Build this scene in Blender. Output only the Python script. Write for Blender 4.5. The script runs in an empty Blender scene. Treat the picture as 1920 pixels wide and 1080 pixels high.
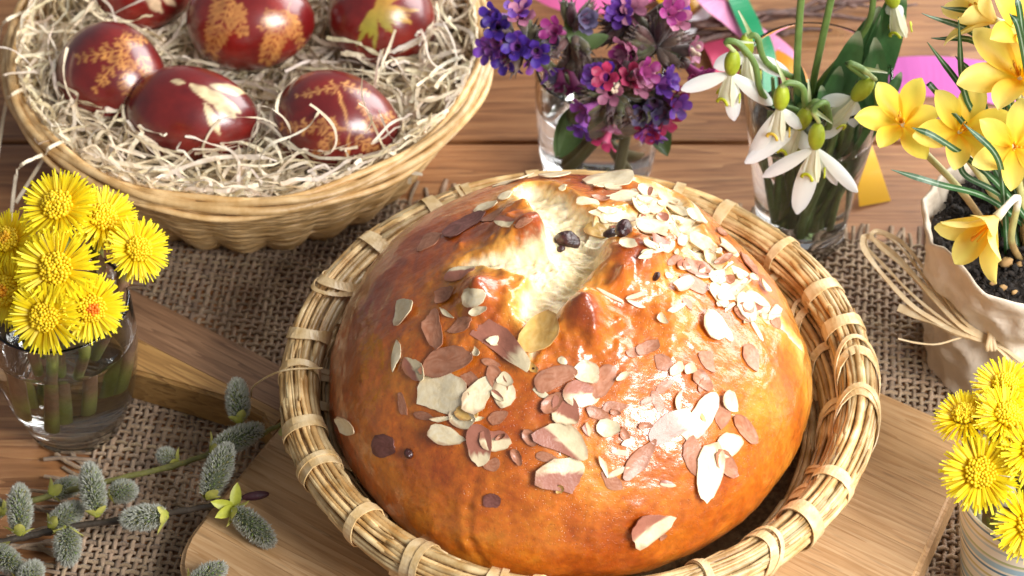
import bpy, bmesh, math, random
import numpy as np
from mathutils import Vector, Matrix
from mathutils.bvhtree import BVHTree

random.seed(7); np.random.seed(7)
S = 0.008            # metres per scene unit
SC = bpy.context.scene
COL = SC.collection

# ------------------------------------------------------------------ camera
FPX = 5000.0; PIT = math.radians(45.5); DIST = 127.0
CF = Vector((0, math.cos(PIT), -math.sin(PIT))); CR = Vector((1, 0, 0)); CU = Vector((0, math.sin(PIT), math.cos(PIT)))
CAM = -DIST * CF
cd = bpy.data.cameras.new("camera"); cam = bpy.data.objects.new("camera", cd); COL.objects.link(cam)
cd.sensor_width = 36; cd.lens = FPX / 1920 * 36
cam.location = CAM * S; cam.rotation_euler = (math.pi / 2 - PIT, 0, 0)
cd.clip_start = 0.02; cd.clip_end = 20
cd.dof.use_dof = True; cd.dof.focus_distance = 110.5 * S; cd.dof.aperture_fstop = 16
SC.camera = cam

# ------------------------------------------------------------------ world, lamps
w = bpy.data.worlds.new("World"); SC.world = w; w.use_nodes = True
bg = w.node_tree.nodes["Background"]; bg.inputs[0].default_value = (0.96, 0.96, 1.0, 1); bg.inputs[1].default_value = 0.27

def window_lamp(name, pos, target, sx, sy, power, col):
    l = bpy.data.lights.new(name, 'AREA'); l.shape = 'RECTANGLE'; l.size = sx; l.size_y = sy; l.energy = power; l.color = col
    o = bpy.data.objects.new(name, l); COL.objects.link(o); o.location = pos
    o.rotation_euler = (Vector(target) - Vector(pos)).to_track_quat('-Z', 'Y').to_euler()
    return o
window_lamp("window_light_rear", (0.95, 0.62, 0.62), (0.03, -0.05, 0.03), 1.25, 1.0, 34, (1.0, 0.985, 0.97))
window_lamp("window_light_front", (0.66, -0.66, 0.72), (-0.02, 0.0, 0.03), 0.50, 0.5, 20, (1.0, 0.985, 0.97))
SC.view_settings.view_transform = 'Standard'; SC.view_settings.look = 'None'
SC.view_settings.exposure = 0.0; SC.view_settings.gamma = 1.0
SC.render.engine = 'CYCLES'
SC.cycles.max_bounces = 14; SC.cycles.transmission_bounces = 12; SC.cycles.transparent_max_bounces = 12
SC.cycles.use_denoising = True; SC.cycles.sample_clamp_indirect = 25.0; SC.cycles.blur_glossy = 0.3

# ------------------------------------------------------------------ pixel -> place helpers (used to measure the layout)
def ray(px, py): return (CF + CR * ((px - 960) / FPX) + CU * ((540 - py) / FPX))
def at(px, py, z=0.0):
    d = ray(px, py); return CAM + d * ((z - CAM.z) / d.z)
def aty(px, py, y):
    d = ray(px, py); return CAM + d * ((y * .915 - CAM.y) / d.y)
def proj_np(P):
    d = P - np.array(CAM); z = d @ np.array(CF)
    return 960 + FPX * (d @ np.array(CR)) / z, 540 - FPX * (d @ np.array(CU)) / z
def lerp(a, b, t): return a + (b - a) * t
def sstep(a, b, x):
    t = np.clip((x - a) / (b - a), 0, 1); return t * t * (3 - 2 * t)
def vnoise(P, seed=0):
    P = np.asarray(P, float); i = np.floor(P).astype(np.int64); f = P - i; f = f * f * (3 - 2 * f)
    def h(a, b, c):
        n = (a * 73856093) ^ (b * 19349663) ^ (c * 83492791) ^ (seed * 2654435 + 1013)
        n = (n ^ (n >> 13)) * 1274126177 & 0x7fffffff
        return ((n ^ (n >> 16)) & 0xffff) / 65535.0
    r = 0
    for dx in (0, 1):
        for dy in (0, 1):
            for dz in (0, 1):
                wgt = (f[..., 0] if dx else 1 - f[..., 0]) * (f[..., 1] if dy else 1 - f[..., 1]) * (f[..., 2] if dz else 1 - f[..., 2])
                r = r + wgt * h(i[..., 0] + dx, i[..., 1] + dy, i[..., 2] + dz)
    return r * 2 - 1
def fbm(P, o=3, seed=0):
    P = np.asarray(P, float)
    return sum(vnoise(P * 2 ** k, seed + k) * 0.5 ** k for k in range(o))

# ------------------------------------------------------------------ mesh building
LOC = {}
def rv(s=1.0): return Vector((random.uniform(-s, s), random.uniform(-s, s), random.uniform(-s, s)))
def perp(d):
    d = Vector(d).normalized(); a = Vector((0, 0, 1)) if abs(d.z) < 0.9 else Vector((1, 0, 0))
    u = d.cross(a).normalized(); return u, d.cross(u).normalized()
def bez(pts, n):
    """Catmull-Rom through pts"""
    pts = [Vector(p) for p in pts]
    if len(pts) == 2: return [pts[0].lerp(pts[1], i / (n - 1)) for i in range(n)]
    out = []; m = len(pts) - 1
    for i in range(n):
        t = i / (n - 1) * m; k = min(int(t), m - 1); t -= k
        p0 = pts[k - 1] if k > 0 else pts[0] * 2 - pts[1]; p1 = pts[k]; p2 = pts[k + 1]
        p3 = pts[k + 2] if k + 2 <= m else pts[m] * 2 - pts[m - 1]
        out.append(0.5 * ((2 * p1) + (p2 - p0) * t + (2 * p0 - 5 * p1 + 4 * p2 - p3) * t * t + (3 * p1 - p0 - 3 * p2 + p3) * t ** 3))
    return out

class MB:
    def __init__(s): s.v = []; s.f = []; s.c = []
    def add(s, vs, fs, col=None):
        o = len(s.v); s.v.extend([tuple(p) for p in vs]); s.f.extend([tuple(i + o for i in q) for q in fs])
        if col is None: s.c.extend([(1, 1, 1)] * len(vs))
        elif isinstance(col[0], (int, float)): s.c.extend([tuple(col)] * len(vs))
        else: s.c.extend([tuple(c) for c in col])
        return s
    def tube(s, path, rad, n=6, col=None, cap=True, flat=1.0, up=None):
        path = [Vector(p) for p in path]; m = len(path)
        rads = rad if isinstance(rad, (list, tuple)) else [rad] * m
        vs = []; u = None; cols = None if col is None or isinstance(col[0], (int, float)) else []
        for i, p in enumerate(path):
            t = (path[min(i + 1, m - 1)] - path[max(i - 1, 0)])
            t = t.normalized() if t.length > 1e-9 else Vector((0, 0, 1))
            if up is not None: u = (Vector(up) - t * Vector(up).dot(t)).normalized()
            elif u is None: u = perp(t)[0]
            else:
                u = u - t * u.dot(t); u = u.normalized() if u.length > 1e-6 else perp(t)[0]
            b = t.cross(u)
            for k in range(n):
                a = 2 * math.pi * k / n; vs.append(p + (u * (math.cos(a) * flat) + b * math.sin(a)) * rads[i])
                if cols is not None: cols.append(col[i])
        fs = [(i * n + k, i * n + (k + 1) % n, (i + 1) * n + (k + 1) % n, (i + 1) * n + k) for i in range(m - 1) for k in range(n)]
        if cap: fs += [tuple(range(n - 1, -1, -1)), tuple((m - 1) * n + k for k in range(n))]
        return s.add(vs, fs, cols if cols is not None else col)
    def ribbon(s, path, ups, width, col=None, thick=0.0):
        path = [Vector(p) for p in path]; m = len(path); vs = []
        for i, p in enumerate(path):
            t = (path[min(i + 1, m - 1)] - path[max(i - 1, 0)]).normalized()
            up = Vector(ups[i] if isinstance(ups, list) else ups)
            sd = t.cross(up); sd = sd.normalized() if sd.length > 1e-6 else perp(t)[0]
            wd = width[i] if isinstance(width, (list, tuple)) else width
            nn = sd.cross(t).normalized() * thick
            vs += [p - sd * wd / 2, p + sd * wd / 2] + ([p + sd * wd / 2 - nn, p - sd * wd / 2 - nn] if thick else [])
        k = 4 if thick else 2
        if thick:
            fs = [(i * 4 + a, i * 4 + (a + 1) % 4, i * 4 + 4 + (a + 1) % 4, i * 4 + 4 + a) for i in range(m - 1) for a in range(4)] + [(3, 2, 1, 0), tuple((m - 1) * 4 + a for a in range(4))]
        else: fs = [(i * 2, i * 2 + 1, i * 2 + 3, i * 2 + 2) for i in range(m - 1)]
        return s.add(vs, fs, col)
    def lathe(s, prof, n, c=(0, 0, 0), col=None, rfun=None):
        vs = []
        for r, z in prof:
            for k in range(n):
                a = 2 * math.pi * k / n; rr = r if rfun is None else rfun(r, z, a)
                vs.append((c[0] + rr * math.cos(a), c[1] + rr * math.sin(a), c[2] + z))
        m = len(prof)
        fs = [(i * n + k, i * n + (k + 1) % n, (i + 1) * n + (k + 1) % n, (i + 1) * n + k) for i in range(m - 1) for k in range(n)]
        return s.add(vs, fs, col)
    def blob(s, c, ax, nu=8, nv=6, col=None, jit=0.0):
        """ellipsoid, ax = three axis vectors (ax[2] = pole)"""
        vs = [Vector(c) - ax[2]]
        for i in range(1, nv):
            t = -math.pi / 2 + math.pi * i / nv
            for k in range(nu):
                a = 2 * math.pi * k / nu; j = 1 + random.uniform(-jit, jit)
                vs.append(Vector(c) + (ax[0] * math.cos(a) * math.cos(t) + ax[1] * math.sin(a) * math.cos(t) + ax[2] * math.sin(t)) * j)
        vs.append(Vector(c) + ax[2]); L = len(vs) - 1
        fs = [(0, 1 + (k + 1) % nu, 1 + k) for k in range(nu)]
        for i in range(nv - 2): fs += [(1 + i * nu + k, 1 + i * nu + (k + 1) % nu, 1 + (i + 1) * nu + (k + 1) % nu, 1 + (i + 1) * nu + k) for k in range(nu)]
        b = 1 + (nv - 2) * nu; fs += [(b + k, b + (k + 1) % nu, L) for k in range(nu)]
        return s.add(vs, fs, col)
    def petal(s, base, d, nrm, L, W, prof=None, cup=0.0, bend=0.0, nu=6, nv=4, c0=(1, 1, 1), c1=None, wob=0.0, notch=0.0, streak=0.0):
        """blade from base along d; nrm = face that looks 'in'; bend>0 curls away from nrm (backwards)"""
        d = Vector(d).normalized(); nrm = Vector(nrm); nrm = (nrm - d * nrm.dot(d)).normalized(); sd = d.cross(nrm)
        prof = prof or (lambda t: math.sin(math.pi * min(1, t ** 0.8 * 0.98 + 0.02)) ** 0.7)
        c1 = c1 or c0; vs = []; cs = []; p = Vector(base); ph = random.uniform(0, 6)
        for i in range(nu + 1):
            t = i / nu; a = bend * t
            dd = d * math.cos(a) - nrm * math.sin(a); nn = nrm * math.cos(a) + d * math.sin(a)
            if i: p = p + dd * (L / nu)
            hw = W / 2 * prof(t)
            for k in range(nv + 1):
                x = k / nv * 2 - 1
                st_ = 1 - streak * (.5 + .5 * math.sin(k * 5.1 + ph * 3)) * (1 - t)
                q = p + sd * (hw * x) + nn * (cup * hw * (x * x) + wob * math.sin(ph + t * 7 + x * 2)) - dd * (notch * (1 - abs(x)) * (t ** 6))
                vs.append(q); cs.append(tuple(lerp(c0[j], c1[j], t) * (st_ if j else 1) for j in range(3)))
        n = nv + 1
        fs = [(i * n + k, i * n + k + 1, (i + 1) * n + k + 1, (i + 1) * n + k) for i in range(nu) for k in range(nv)]
        return s.add(vs, fs, cs)
    def build(s, name, mat, parent=None, label=None, smooth=True, kind=None, loc=None):
        me = bpy.data.meshes.new(name)
        L = LOC.get(parent.name, Vector((0, 0, 0))) if parent else Vector(loc if loc is not None else (0, 0, 0))
        me.from_pydata([((x - L[0]) * S, (y - L[1]) * S, (z - L[2]) * S) for x, y, z in s.v], [], s.f)
        a = me.color_attributes.new('Col', 'FLOAT_COLOR', 'POINT')
        a.data.foreach_set('color', np.hstack([np.array(s.c, dtype=np.float32), np.ones((len(s.c), 1), np.float32)]).ravel())
        if smooth: me.polygons.foreach_set('use_smooth', [True] * len(me.polygons))
        me.materials.append(mat); me.update()
        o = bpy.data.objects.new(name, me); COL.objects.link(o)
        if parent: o.parent = parent
        else: o.location = L * S
        LOC[o.name] = L
        if label: o['label'] = label
        if kind: o['kind'] = kind
        return o

def thing(name, label, cat, loc=(0, 0, 0), group=None):
    o = bpy.data.objects.new(name, None); COL.objects.link(o); o.location = Vector(loc) * S; o.empty_display_size = 0.01
    LOC[o.name] = Vector(loc); o['label'] = label; o['category'] = cat
    if group: o['group'] = group
    return o
def tag(o, label, cat, group=None):
    o['label'] = label; o['category'] = cat
    if group: o['group'] = group
    return o

# ------------------------------------------------------------------ materials
def mat(name, c1=(.5, .5, .5), c2=None, scale=1.0, stretch=(1, 1, 1), rough=.5, bump=0.0, bscale=4.0, coat=0.0, crough=.1,
        sss=0.0, ssr=(1, .5, .3), transl=0.0, spec=.5, attr=False, vary=0.0, back=None, rot=0.0, sheen=0.0, detail=4, ramp=(.35, .68), bstretch=None):
    m = bpy.data.materials.new(name); m.use_nodes = True; N = m.node_tree.nodes; K = m.node_tree.links; b = N['Principled BSDF']
    tc = N.new('ShaderNodeTexCoord'); mp = N.new('ShaderNodeMapping'); K.new(tc.outputs['Object'], mp.inputs['Vector'])
    mp.inputs['Scale'].default_value = [x / S for x in stretch]; mp.inputs['Rotation'].default_value = (0, 0, rot)
    out = None
    if c2 is not None or not attr:
        nz = N.new('ShaderNodeTexNoise'); nz.inputs['Scale'].default_value = scale; nz.inputs['Detail'].default_value = detail
        K.new(mp.outputs[0], nz.inputs['Vector'])
        rp = N.new('ShaderNodeValToRGB'); K.new(nz.outputs[0], rp.inputs[0])
        e = rp.color_ramp.elements; e[0].position, e[1].position = ramp
        e[0].color = (*c1, 1); e[1].color = (*(c2 or c1), 1); out = rp.outputs[0]
    if attr:
        at_ = N.new('ShaderNodeVertexColor'); at_.layer_name = 'Col'
        if out:
            mx = N.new('ShaderNodeMix'); mx.data_type = 'RGBA'; mx.blend_type = 'MULTIPLY'; mx.inputs[0].default_value = 1
            K.new(at_.outputs[0], mx.inputs[6]); K.new(out, mx.inputs[7]); out = mx.outputs[2]
        else: out = at_.outputs[0]
    if back:
        ge = N.new('ShaderNodeNewGeometry'); mx = N.new('ShaderNodeMix'); mx.data_type = 'RGBA'
        K.new(ge.outputs['Backfacing'], mx.inputs[0]); K.new(out, mx.inputs[6]); mx.inputs[7].default_value = (*back, 1); out = mx.outputs[2]
    if vary:
        oi = N.new('ShaderNodeObjectInfo'); hs = N.new('ShaderNodeHueSaturation'); mr = N.new('ShaderNodeMapRange')
        mr.inputs[3].default_value = 1 - vary; mr.inputs[4].default_value = 1 + vary
        K.new(oi.outputs['Random'], mr.inputs[0]); K.new(mr.outputs[0], hs.inputs['Value']); K.new(out, hs.inputs['Color']); out = hs.outputs[0]
    K.new(out, b.inputs['Base Color'])
    b.inputs['Roughness'].default_value = rough; b.inputs['Specular IOR Level'].default_value = spec
    b.inputs['Coat Weight'].default_value = coat; b.inputs['Coat Roughness'].default_value = crough
    b.inputs['Sheen Weight'].default_value = sheen
    if sss:
        b.inputs['Subsurface Weight'].default_value = sss; b.inputs['Subsurface Radius'].default_value = ssr; b.inputs['Subsurface Scale'].default_value = 0.3 * S
    if bump:
        bz = N.new('ShaderNodeTexNoise'); bz.inputs['Scale'].default_value = bscale; bz.inputs['Detail'].default_value = 4
        if bstretch:
            mp2 = N.new('ShaderNodeMapping'); K.new(tc.outputs['Object'], mp2.inputs['Vector']); mp2.inputs['Scale'].default_value = [x / S for x in bstretch]; mp2.inputs['Rotation'].default_value = (0, 0, rot); K.new(mp2.outputs[0], bz.inputs['Vector'])
        else: K.new(mp.outputs[0], bz.inputs['Vector'])
        bp = N.new('ShaderNodeBump'); bp.inputs['Strength'].default_value = 1; bp.inputs['Distance'].default_value = bump * S
        K.new(bz.outputs[0], bp.inputs['Height']); K.new(bp.outputs[0], b.inputs['Normal'])
        if coat: K.new(bp.outputs[0], b.inputs['Coat Normal'])
    if transl:
        tr = N.new('ShaderNodeBsdfTranslucent'); K.new(out, tr.inputs[0]); ms = N.new('ShaderNodeMixShader'); ms.inputs[0].default_value = transl
        K.new(b.outputs[0], ms.inputs[1]); K.new(tr.outputs[0], ms.inputs[2]); K.new(ms.outputs[0], N['Material Output'].inputs[0])
    return m

def glassmat(name, col, ior, rough=0.0):
    m = bpy.data.materials.new(name); m.use_nodes = True; b = m.node_tree.nodes['Principled BSDF']
    b.inputs['Base Color'].default_value = (*col, 1); b.inputs['Transmission Weight'].default_value = 1
    b.inputs['Roughness'].default_value = rough; b.inputs['IOR'].default_value = ior
    return m

def woodmat(name, dark, mid, light, ax=(.05, .9, .9), rings=2.2, rot=0.0, rough=.5, vary=.08, scale=1.0, coat=0):
    m = bpy.data.materials.new(name); m.use_nodes = True; N = m.node_tree.nodes; K = m.node_tree.links; b = N['Principled BSDF']
    tc = N.new('ShaderNodeTexCoord'); r0 = N.new('ShaderNodeMapping'); K.new(tc.outputs['Object'], r0.inputs[0]); r0.inputs['Rotation'].default_value = (0, 0, rot)
    oi = N.new('ShaderNodeObjectInfo'); off = N.new('ShaderNodeVectorMath'); off.operation = 'ADD'; sc_ = N.new('ShaderNodeMath'); sc_.operation = 'MULTIPLY'; sc_.inputs[1].default_value = 3.7
    K.new(oi.outputs['Random'], sc_.inputs[0]); K.new(r0.outputs[0], off.inputs[0]); K.new(sc_.outputs[0], off.inputs[1])
    mp = N.new('ShaderNodeMapping'); K.new(off.outputs[0], mp.inputs[0]); mp.inputs['Scale'].default_value = [x * scale / S for x in ax]
    n1 = N.new('ShaderNodeTexNoise'); n1.inputs['Scale'].default_value = .35; n1.inputs['Detail'].default_value = 3; K.new(mp.outputs[0], n1.inputs[0])
    # growth rings: bands of the distorted distance field
    m1 = N.new('ShaderNodeMath'); m1.operation = 'MULTIPLY'; m1.inputs[1].default_value = rings * 9; K.new(n1.outputs[0], m1.inputs[0])
    m2 = N.new('ShaderNodeMath'); m2.operation = 'FRACT'; K.new(m1.outputs[0], m2.inputs[0])
    n2 = N.new('ShaderNodeTexNoise'); n2.inputs['Scale'].default_value = 4; n2.inputs['Detail'].default_value = 5; n2.inputs['Roughness'].default_value = .65; K.new(mp.outputs[0], n2.inputs[0])
    mx = N.new('ShaderNodeMath'); mx.operation = 'MULTIPLY_ADD'; K.new(m2.outputs[0], mx.inputs[0]); mx.inputs[1].default_value = .38; K.new(n2.outputs[0], mx.inputs[2])
    rp = N.new('ShaderNodeValToRGB'); K.new(mx.outputs[0], rp.inputs[0]); e = rp.color_ramp.elements
    e[0].position = .38; e[0].color = (*light, 1); e[1].position = 1.0; e[1].color = (*dark, 1); q = e.new(.66); q.color = (*mid, 1)
    mp3 = N.new('ShaderNodeMapping'); K.new(off.outputs[0], mp3.inputs[0]); mp3.inputs['Scale'].default_value = [.45 / S, 5.5 / S, 5.5 / S]
    n3 = N.new('ShaderNodeTexNoise'); n3.inputs['Scale'].default_value = 1.0; n3.inputs['Detail'].default_value = 2; K.new(mp3.outputs[0], n3.inputs[0])
    pr = N.new('ShaderNodeMapRange'); K.new(n3.outputs[0], pr.inputs[0]); pr.inputs[1].default_value = .60; pr.inputs[2].default_value = .70; pr.inputs[3].default_value = 1; pr.inputs[4].default_value = .76
    n4 = N.new('ShaderNodeTexNoise'); n4.inputs['Scale'].default_value = .16 / S; n4.inputs['Detail'].default_value = 3; K.new(off.outputs[0], n4.inputs[0])
    br = N.new('ShaderNodeMapRange'); K.new(n4.outputs[0], br.inputs[0]); br.inputs[1].default_value = .3; br.inputs[2].default_value = .7; br.inputs[3].default_value = .80; br.inputs[4].default_value = 1.12
    pm = N.new('ShaderNodeMath'); pm.operation = 'MULTIPLY'; K.new(pr.outputs[0], pm.inputs[0]); K.new(br.outputs[0], pm.inputs[1])
    wm = N.new('ShaderNodeMix'); wm.data_type = 'RGBA'; wm.blend_type = 'MULTIPLY'; wm.inputs[0].default_value = 1; K.new(rp.outputs[0], wm.inputs[6]); K.new(pm.outputs[0], wm.inputs[7])
    hs = N.new('ShaderNodeHueSaturation'); mr = N.new('ShaderNodeMapRange'); mr.inputs[3].default_value = 1 - vary; mr.inputs[4].default_value = 1 + vary
    K.new(oi.outputs['Random'], mr.inputs[0]); K.new(mr.outputs[0], hs.inputs['Value']); K.new(wm.outputs[2], hs.inputs['Color'])
    K.new(hs.outputs[0], b.inputs['Base Color']); b.inputs['Roughness'].default_value = rough
    b.inputs['Coat Weight'].default_value = coat; b.inputs['Coat Roughness'].default_value = .3
    bp = N.new('ShaderNodeBump'); bp.inputs['Distance'].default_value = .04 * S; bp.inputs['Strength'].default_value = .7; K.new(mx.outputs[0], bp.inputs['Height']); K.new(bp.outputs[0], b.inputs['Normal'])
    return m

M = {}
M['table'] = woodmat('table_wood', (.18, .070, .024), (.33, .148, .056), (.42, .215, .088), ax=(.05, .8, .8), rings=2.2, rough=.42, vary=.06, coat=.15)
M['board'] = woodmat('board_wood', (.42, .225, .088), (.57, .345, .165), (.64, .42, .22), ax=(.09, 1.9, 1.9), rings=1.2, rot=math.radians(33.4), rough=.5, vary=.10)
M['boardbrownshaded'] = woodmat('board_shaded_brown_wood', (.12, .055, .025), (.24, .125, .062), (.30, .165, .085), ax=(.09, 1.9, 1.9), rings=1.2, rot=math.radians(33.4), rough=.5, vary=.03)  # brown handle wood, deepened by painted shade of the glass and bouquet
M['boardyellow'] = woodmat('board_yellow_wood', (.20, .095, .025), (.36, .19, .055), (.44, .25, .08), ax=(.09, 1.9, 1.9), rings=1.2, rot=math.radians(33.4), rough=.5, vary=.02)
M['burlap'] = mat('burlap', (.26, .17, .10), (.42, .30, .195), scale=1.2, rough=.9, bump=.08, bscale=9, sheen=.2, attr=True)
M['straw'] = mat('straw', (.50, .29, .095), (.88, .66, .34), scale=1.0, stretch=(1, 1, 1), rough=.42, bump=.02, bscale=8, vary=.22, coat=.12, crough=.35, attr=True)
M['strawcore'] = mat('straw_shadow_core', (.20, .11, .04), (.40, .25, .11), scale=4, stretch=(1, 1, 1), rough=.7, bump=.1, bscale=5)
M['band'] = mat('straw_band', (.62, .41, .17), (.86, .66, .38), scale=1.6, rough=.4, bump=.02, bscale=10, vary=.12, coat=.15, crough=.3)
M['bamboo'] = mat('bamboo_splint', (.56, .33, .12), (.80, .55, .27), scale=1.2, rough=.4, bump=.02, bscale=6, vary=.16, coat=.2, crough=.3)
M['wool'] = mat('wood_wool', (.78, .66, .47), (.98, .91, .77), scale=.5, rough=.55, transl=.18, attr=True)
M['glass'] = glassmat('clear_glass', (.985, .99, .99), 1.48)
M['water'] = glassmat('water', (.975, .985, .975), 1.333)
M['egg'] = mat('dyed_egg', (1, 1, 1), (.82, .78, .78), scale=2.5, rough=.34, coat=.75, crough=.15, attr=True, bump=.006, bscale=14)
M['ray'] = mat('coltsfoot_ray', attr=True, rough=.5, transl=.28)
M['disc'] = mat('coltsfoot_disc', attr=True, rough=.55, transl=.1)
M['stem'] = mat('flower_stem', attr=True, c1=(.8, .8, .8), c2=(1.1, 1.1, 1.1), scale=2, rough=.5, bump=.03, bscale=6)
M['leaf'] = mat('leaf', attr=True, c1=(.75, .75, .75), c2=(1.1, 1.1, 1.1), scale=1.4, rough=.4, bump=.02, bscale=4, transl=.15)
M['crocus'] = mat('crocus_tepal', attr=True, rough=.45, transl=.45, back=(.95, .80, .28), bump=.02, bscale=5)
M['white'] = mat('snowdrop_tepal', attr=True, rough=.42, transl=.3, bump=.01, bscale=6)
M['lung'] = mat('lungwort_corolla', attr=True, c1=(.8, .8, .8), c2=(1.05, 1.05, 1.05), scale=3, rough=.5, transl=.25)
M['calyx'] = mat('lungwort_calyx', attr=True, c1=(.65, .65, .65), c2=(1.1, 1.1, 1.1), scale=2.5, rough=.6, sheen=.3)
M['soil'] = mat('potting_soil', (.008, .006, .005), (.035, .024, .017), scale=3, rough=.95, bump=.3, bscale=5)
M['paper'] = mat('wrapping_paper', (.66, .55, .42), (.80, .69, .56), scale=.8, rough=.6, bump=.14, bscale=1.1, transl=.12)
M['raffia'] = mat('raffia', (.74, .53, .28), (.92, .76, .50), scale=1.0, rough=.45, vary=.1, bump=.015, bscale=9, transl=.1)
M['ribbon'] = mat('satin_ribbon', attr=True, rough=.33, transl=.2, spec=.6)
M['twig'] = mat('twig_bark', (.06, .028, .022), (.15, .075, .055), scale=3, rough=.55, bump=.06, bscale=6)
M['willow'] = mat('willow_bark', attr=True, c1=(.7, .7, .7), c2=(1.1, 1.1, 1.1), scale=2.5, rough=.5, bump=.03, bscale=8)
M['catkin'] = mat('catkin_body', attr=True, rough=.8)
M['fuzz'] = mat('catkin_hair', attr=True, rough=.6, transl=.45)
M['scale'] = mat('bud_scale', attr=True, c1=(.8, .8, .8), c2=(1.1, 1.1, 1.1), scale=3, rough=.45, transl=.2)
M['raisin'] = mat('raisin', (.018, .005, .006), (.07, .018, .016), scale=3, rough=.35, bump=.12, bscale=4, coat=.3)
M['almond'] = mat('almond_flake', attr=True, c1=(.9, .88, .85), c2=(1.03, 1.03, 1.03), scale=2.5, rough=.38, transl=.08, coat=.25, crough=.25, bump=.015, bscale=7)
M['gap'] = mat('dark_table_gap', (.03, .015, .008), (.05, .025, .014), rough=.9)

# ================================================================== TABLE
def rounded_box(x0, x1, y0, y1, z0, z1, bev=.15, seg=2):
    bm = bmesh.new(); bmesh.ops.create_cube(bm, size=1)
    for v in bm.verts: v.co = Vector(((x0 + x1) / 2 + v.co.x * (x1 - x0), (y0 + y1) / 2 + v.co.y * (y1 - y0), (z0 + z1) / 2 + v.co.z * (z1 - z0)))
    bmesh.ops.bevel(bm, geom=list(bm.edges), offset=bev, segments=seg, affect='EDGES', profile=.6)
    vs = [v.co.copy() for v in bm.verts]; fs = [tuple(v.index for v in f.verts) for f in bm.faces]; bm.free(); return vs, fs
table = thing('table', 'table', 'table'); del table['label'], table['category']; table['kind'] = 'structure'
seams = [-42, -30, -18.2, -4.8, 10.3, 22.4, 35, 48, 62]
for i in range(len(seams) - 1):
    o = MB().add(*rounded_box(-62, 62, seams[i] + .13, seams[i + 1] - .13, -2.4, 0, .16)).build('plank', M['table'], table, smooth=False)
    o['kind'] = 'structure'
o = MB().add(*rounded_box(-61, 61, -41.5, 61.5, -2.6, -1.0, .1, 1)).build('table_underside', M['gap'], table, smooth=False); o['kind'] = 'structure'

# ================================================================== BURLAP
CA = math.radians(-7.4); CUx = Vector((math.cos(CA), math.sin(CA), 0)); CVx = Vector((-math.sin(CA), math.cos(CA), 0))
def cloth(u, v, z): return CUx * u + CVx * v + Vector((0, 0, z))
def make_burlap():
    mb = MB(); p = .36; u0, u1, v0, v1 = -17.2, 34.0, -24.0, 5.3
    nu = int((u1 - u0) / p); nv = int((v1 - v0) / p)
    jit = np.random.normal(0, .026, (nu + 1, nv + 1, 2))
    wav = lambda u, v: .10 + .06 * math.sin(u * .5 + v * .2) + .05 * math.sin(v * .7 - u * .13)
    def strand(pts, wd, c):
        mb.tube(pts, [max(.04, wd * random.uniform(.82, 1.18)) for _ in pts], 5, c, cap=False, flat=.62, up=(0, 0, 1))
    for i in range(nu + 1):           # threads that run front to back
        c = random.uniform(.75, 1.12); col = (c, c * random.uniform(.96, 1.02), c * random.uniform(.92, 1.02)); wd = random.uniform(.088, .132)
        pts = []
        for j in range(nv + 1):
            u = u0 + i * p + jit[i, j, 0] + .05 * math.sin(j * .3 + i); v = v0 + j * p
            pts.append(cloth(u, v, wav(u, v) + (.085 if (i + j) % 2 else -.055)))
        if random.random() < .93:     # fringe behind
            e = pts[-1]; k = random.uniform(.7, 1.9); sw = random.uniform(-.25, .25)
            pts += [e + CVx * k * t + CUx * sw * t * t + Vector((0, 0, -.02 * t)) for t in (.3, .6, 1)]
        strand(pts, wd, col)
    for j in range(nv + 1):           # threads that run left to right
        c = random.uniform(.75, 1.12); col = (c, c * random.uniform(.96, 1.02), c * random.uniform(.92, 1.02)); wd = random.uniform(.088, .132)
        pts = []
        for i in range(nu + 1):
            u = u0 + i * p; v = v0 + j * p + jit[i, j, 1] + .05 * math.sin(i * .27 + j)
            pts.append(cloth(u, v, wav(u, v) + (-.055 if (i + j) % 2 else .085)))
        s0 = pts[0]; k = random.uniform(1.0, 2.6); sw = random.uniform(-.7, .7)
        pts = [s0 - CUx * k * t + CVx * sw * t * t + Vector((0, 0, .02 + .1 * random.random() * t)) for t in (1, .66, .33)] + pts
        strand(pts, wd, col)
    return mb.build('burlap_runner', M['burlap'])
tag(make_burlap(), 'coarse brown burlap cloth with frayed edges under the board', 'cloth')

# ================================================================== CUTTING BOARD
board = thing('cutting_board', 'pale wooden cutting board with a handle under the straw basket', 'cutting board', (4, -10, .25))
def fillet(pts, radii, seg=7):
    out = []; n = len(pts)
    for i in range(n):
        p = Vector(pts[i]); a = Vector(pts[i - 1]) - p; b = Vector(pts[(i + 1) % n]) - p; r = radii[i]
        if r <= 0: out.append(p); continue
        p0 = p + a.normalized() * r; p1 = p + b.normalized() * r
        for k in range(seg + 1):
            t = k / seg; out.append(p0 * (1 - t) ** 2 + p * 2 * t * (1 - t) + p1 * t * t)
    return out
BT, BB = 2.2, .32
NB = Vector((math.sin(math.radians(33.4)), math.cos(math.radians(33.4)), 0))
def clip(poly, lim, sgn):
    out = []; n = len(poly); f = lambda p: sgn * (p.dot(NB) - lim)
    for i in range(n):
        a, b = poly[i], poly[(i + 1) % n]; fa, fb = f(a), f(b)
        if fa <= 0: out.append(a)
        if fa * fb < 0: out.append(a.lerp(b, fa / (fa - fb)))
    return out
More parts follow.
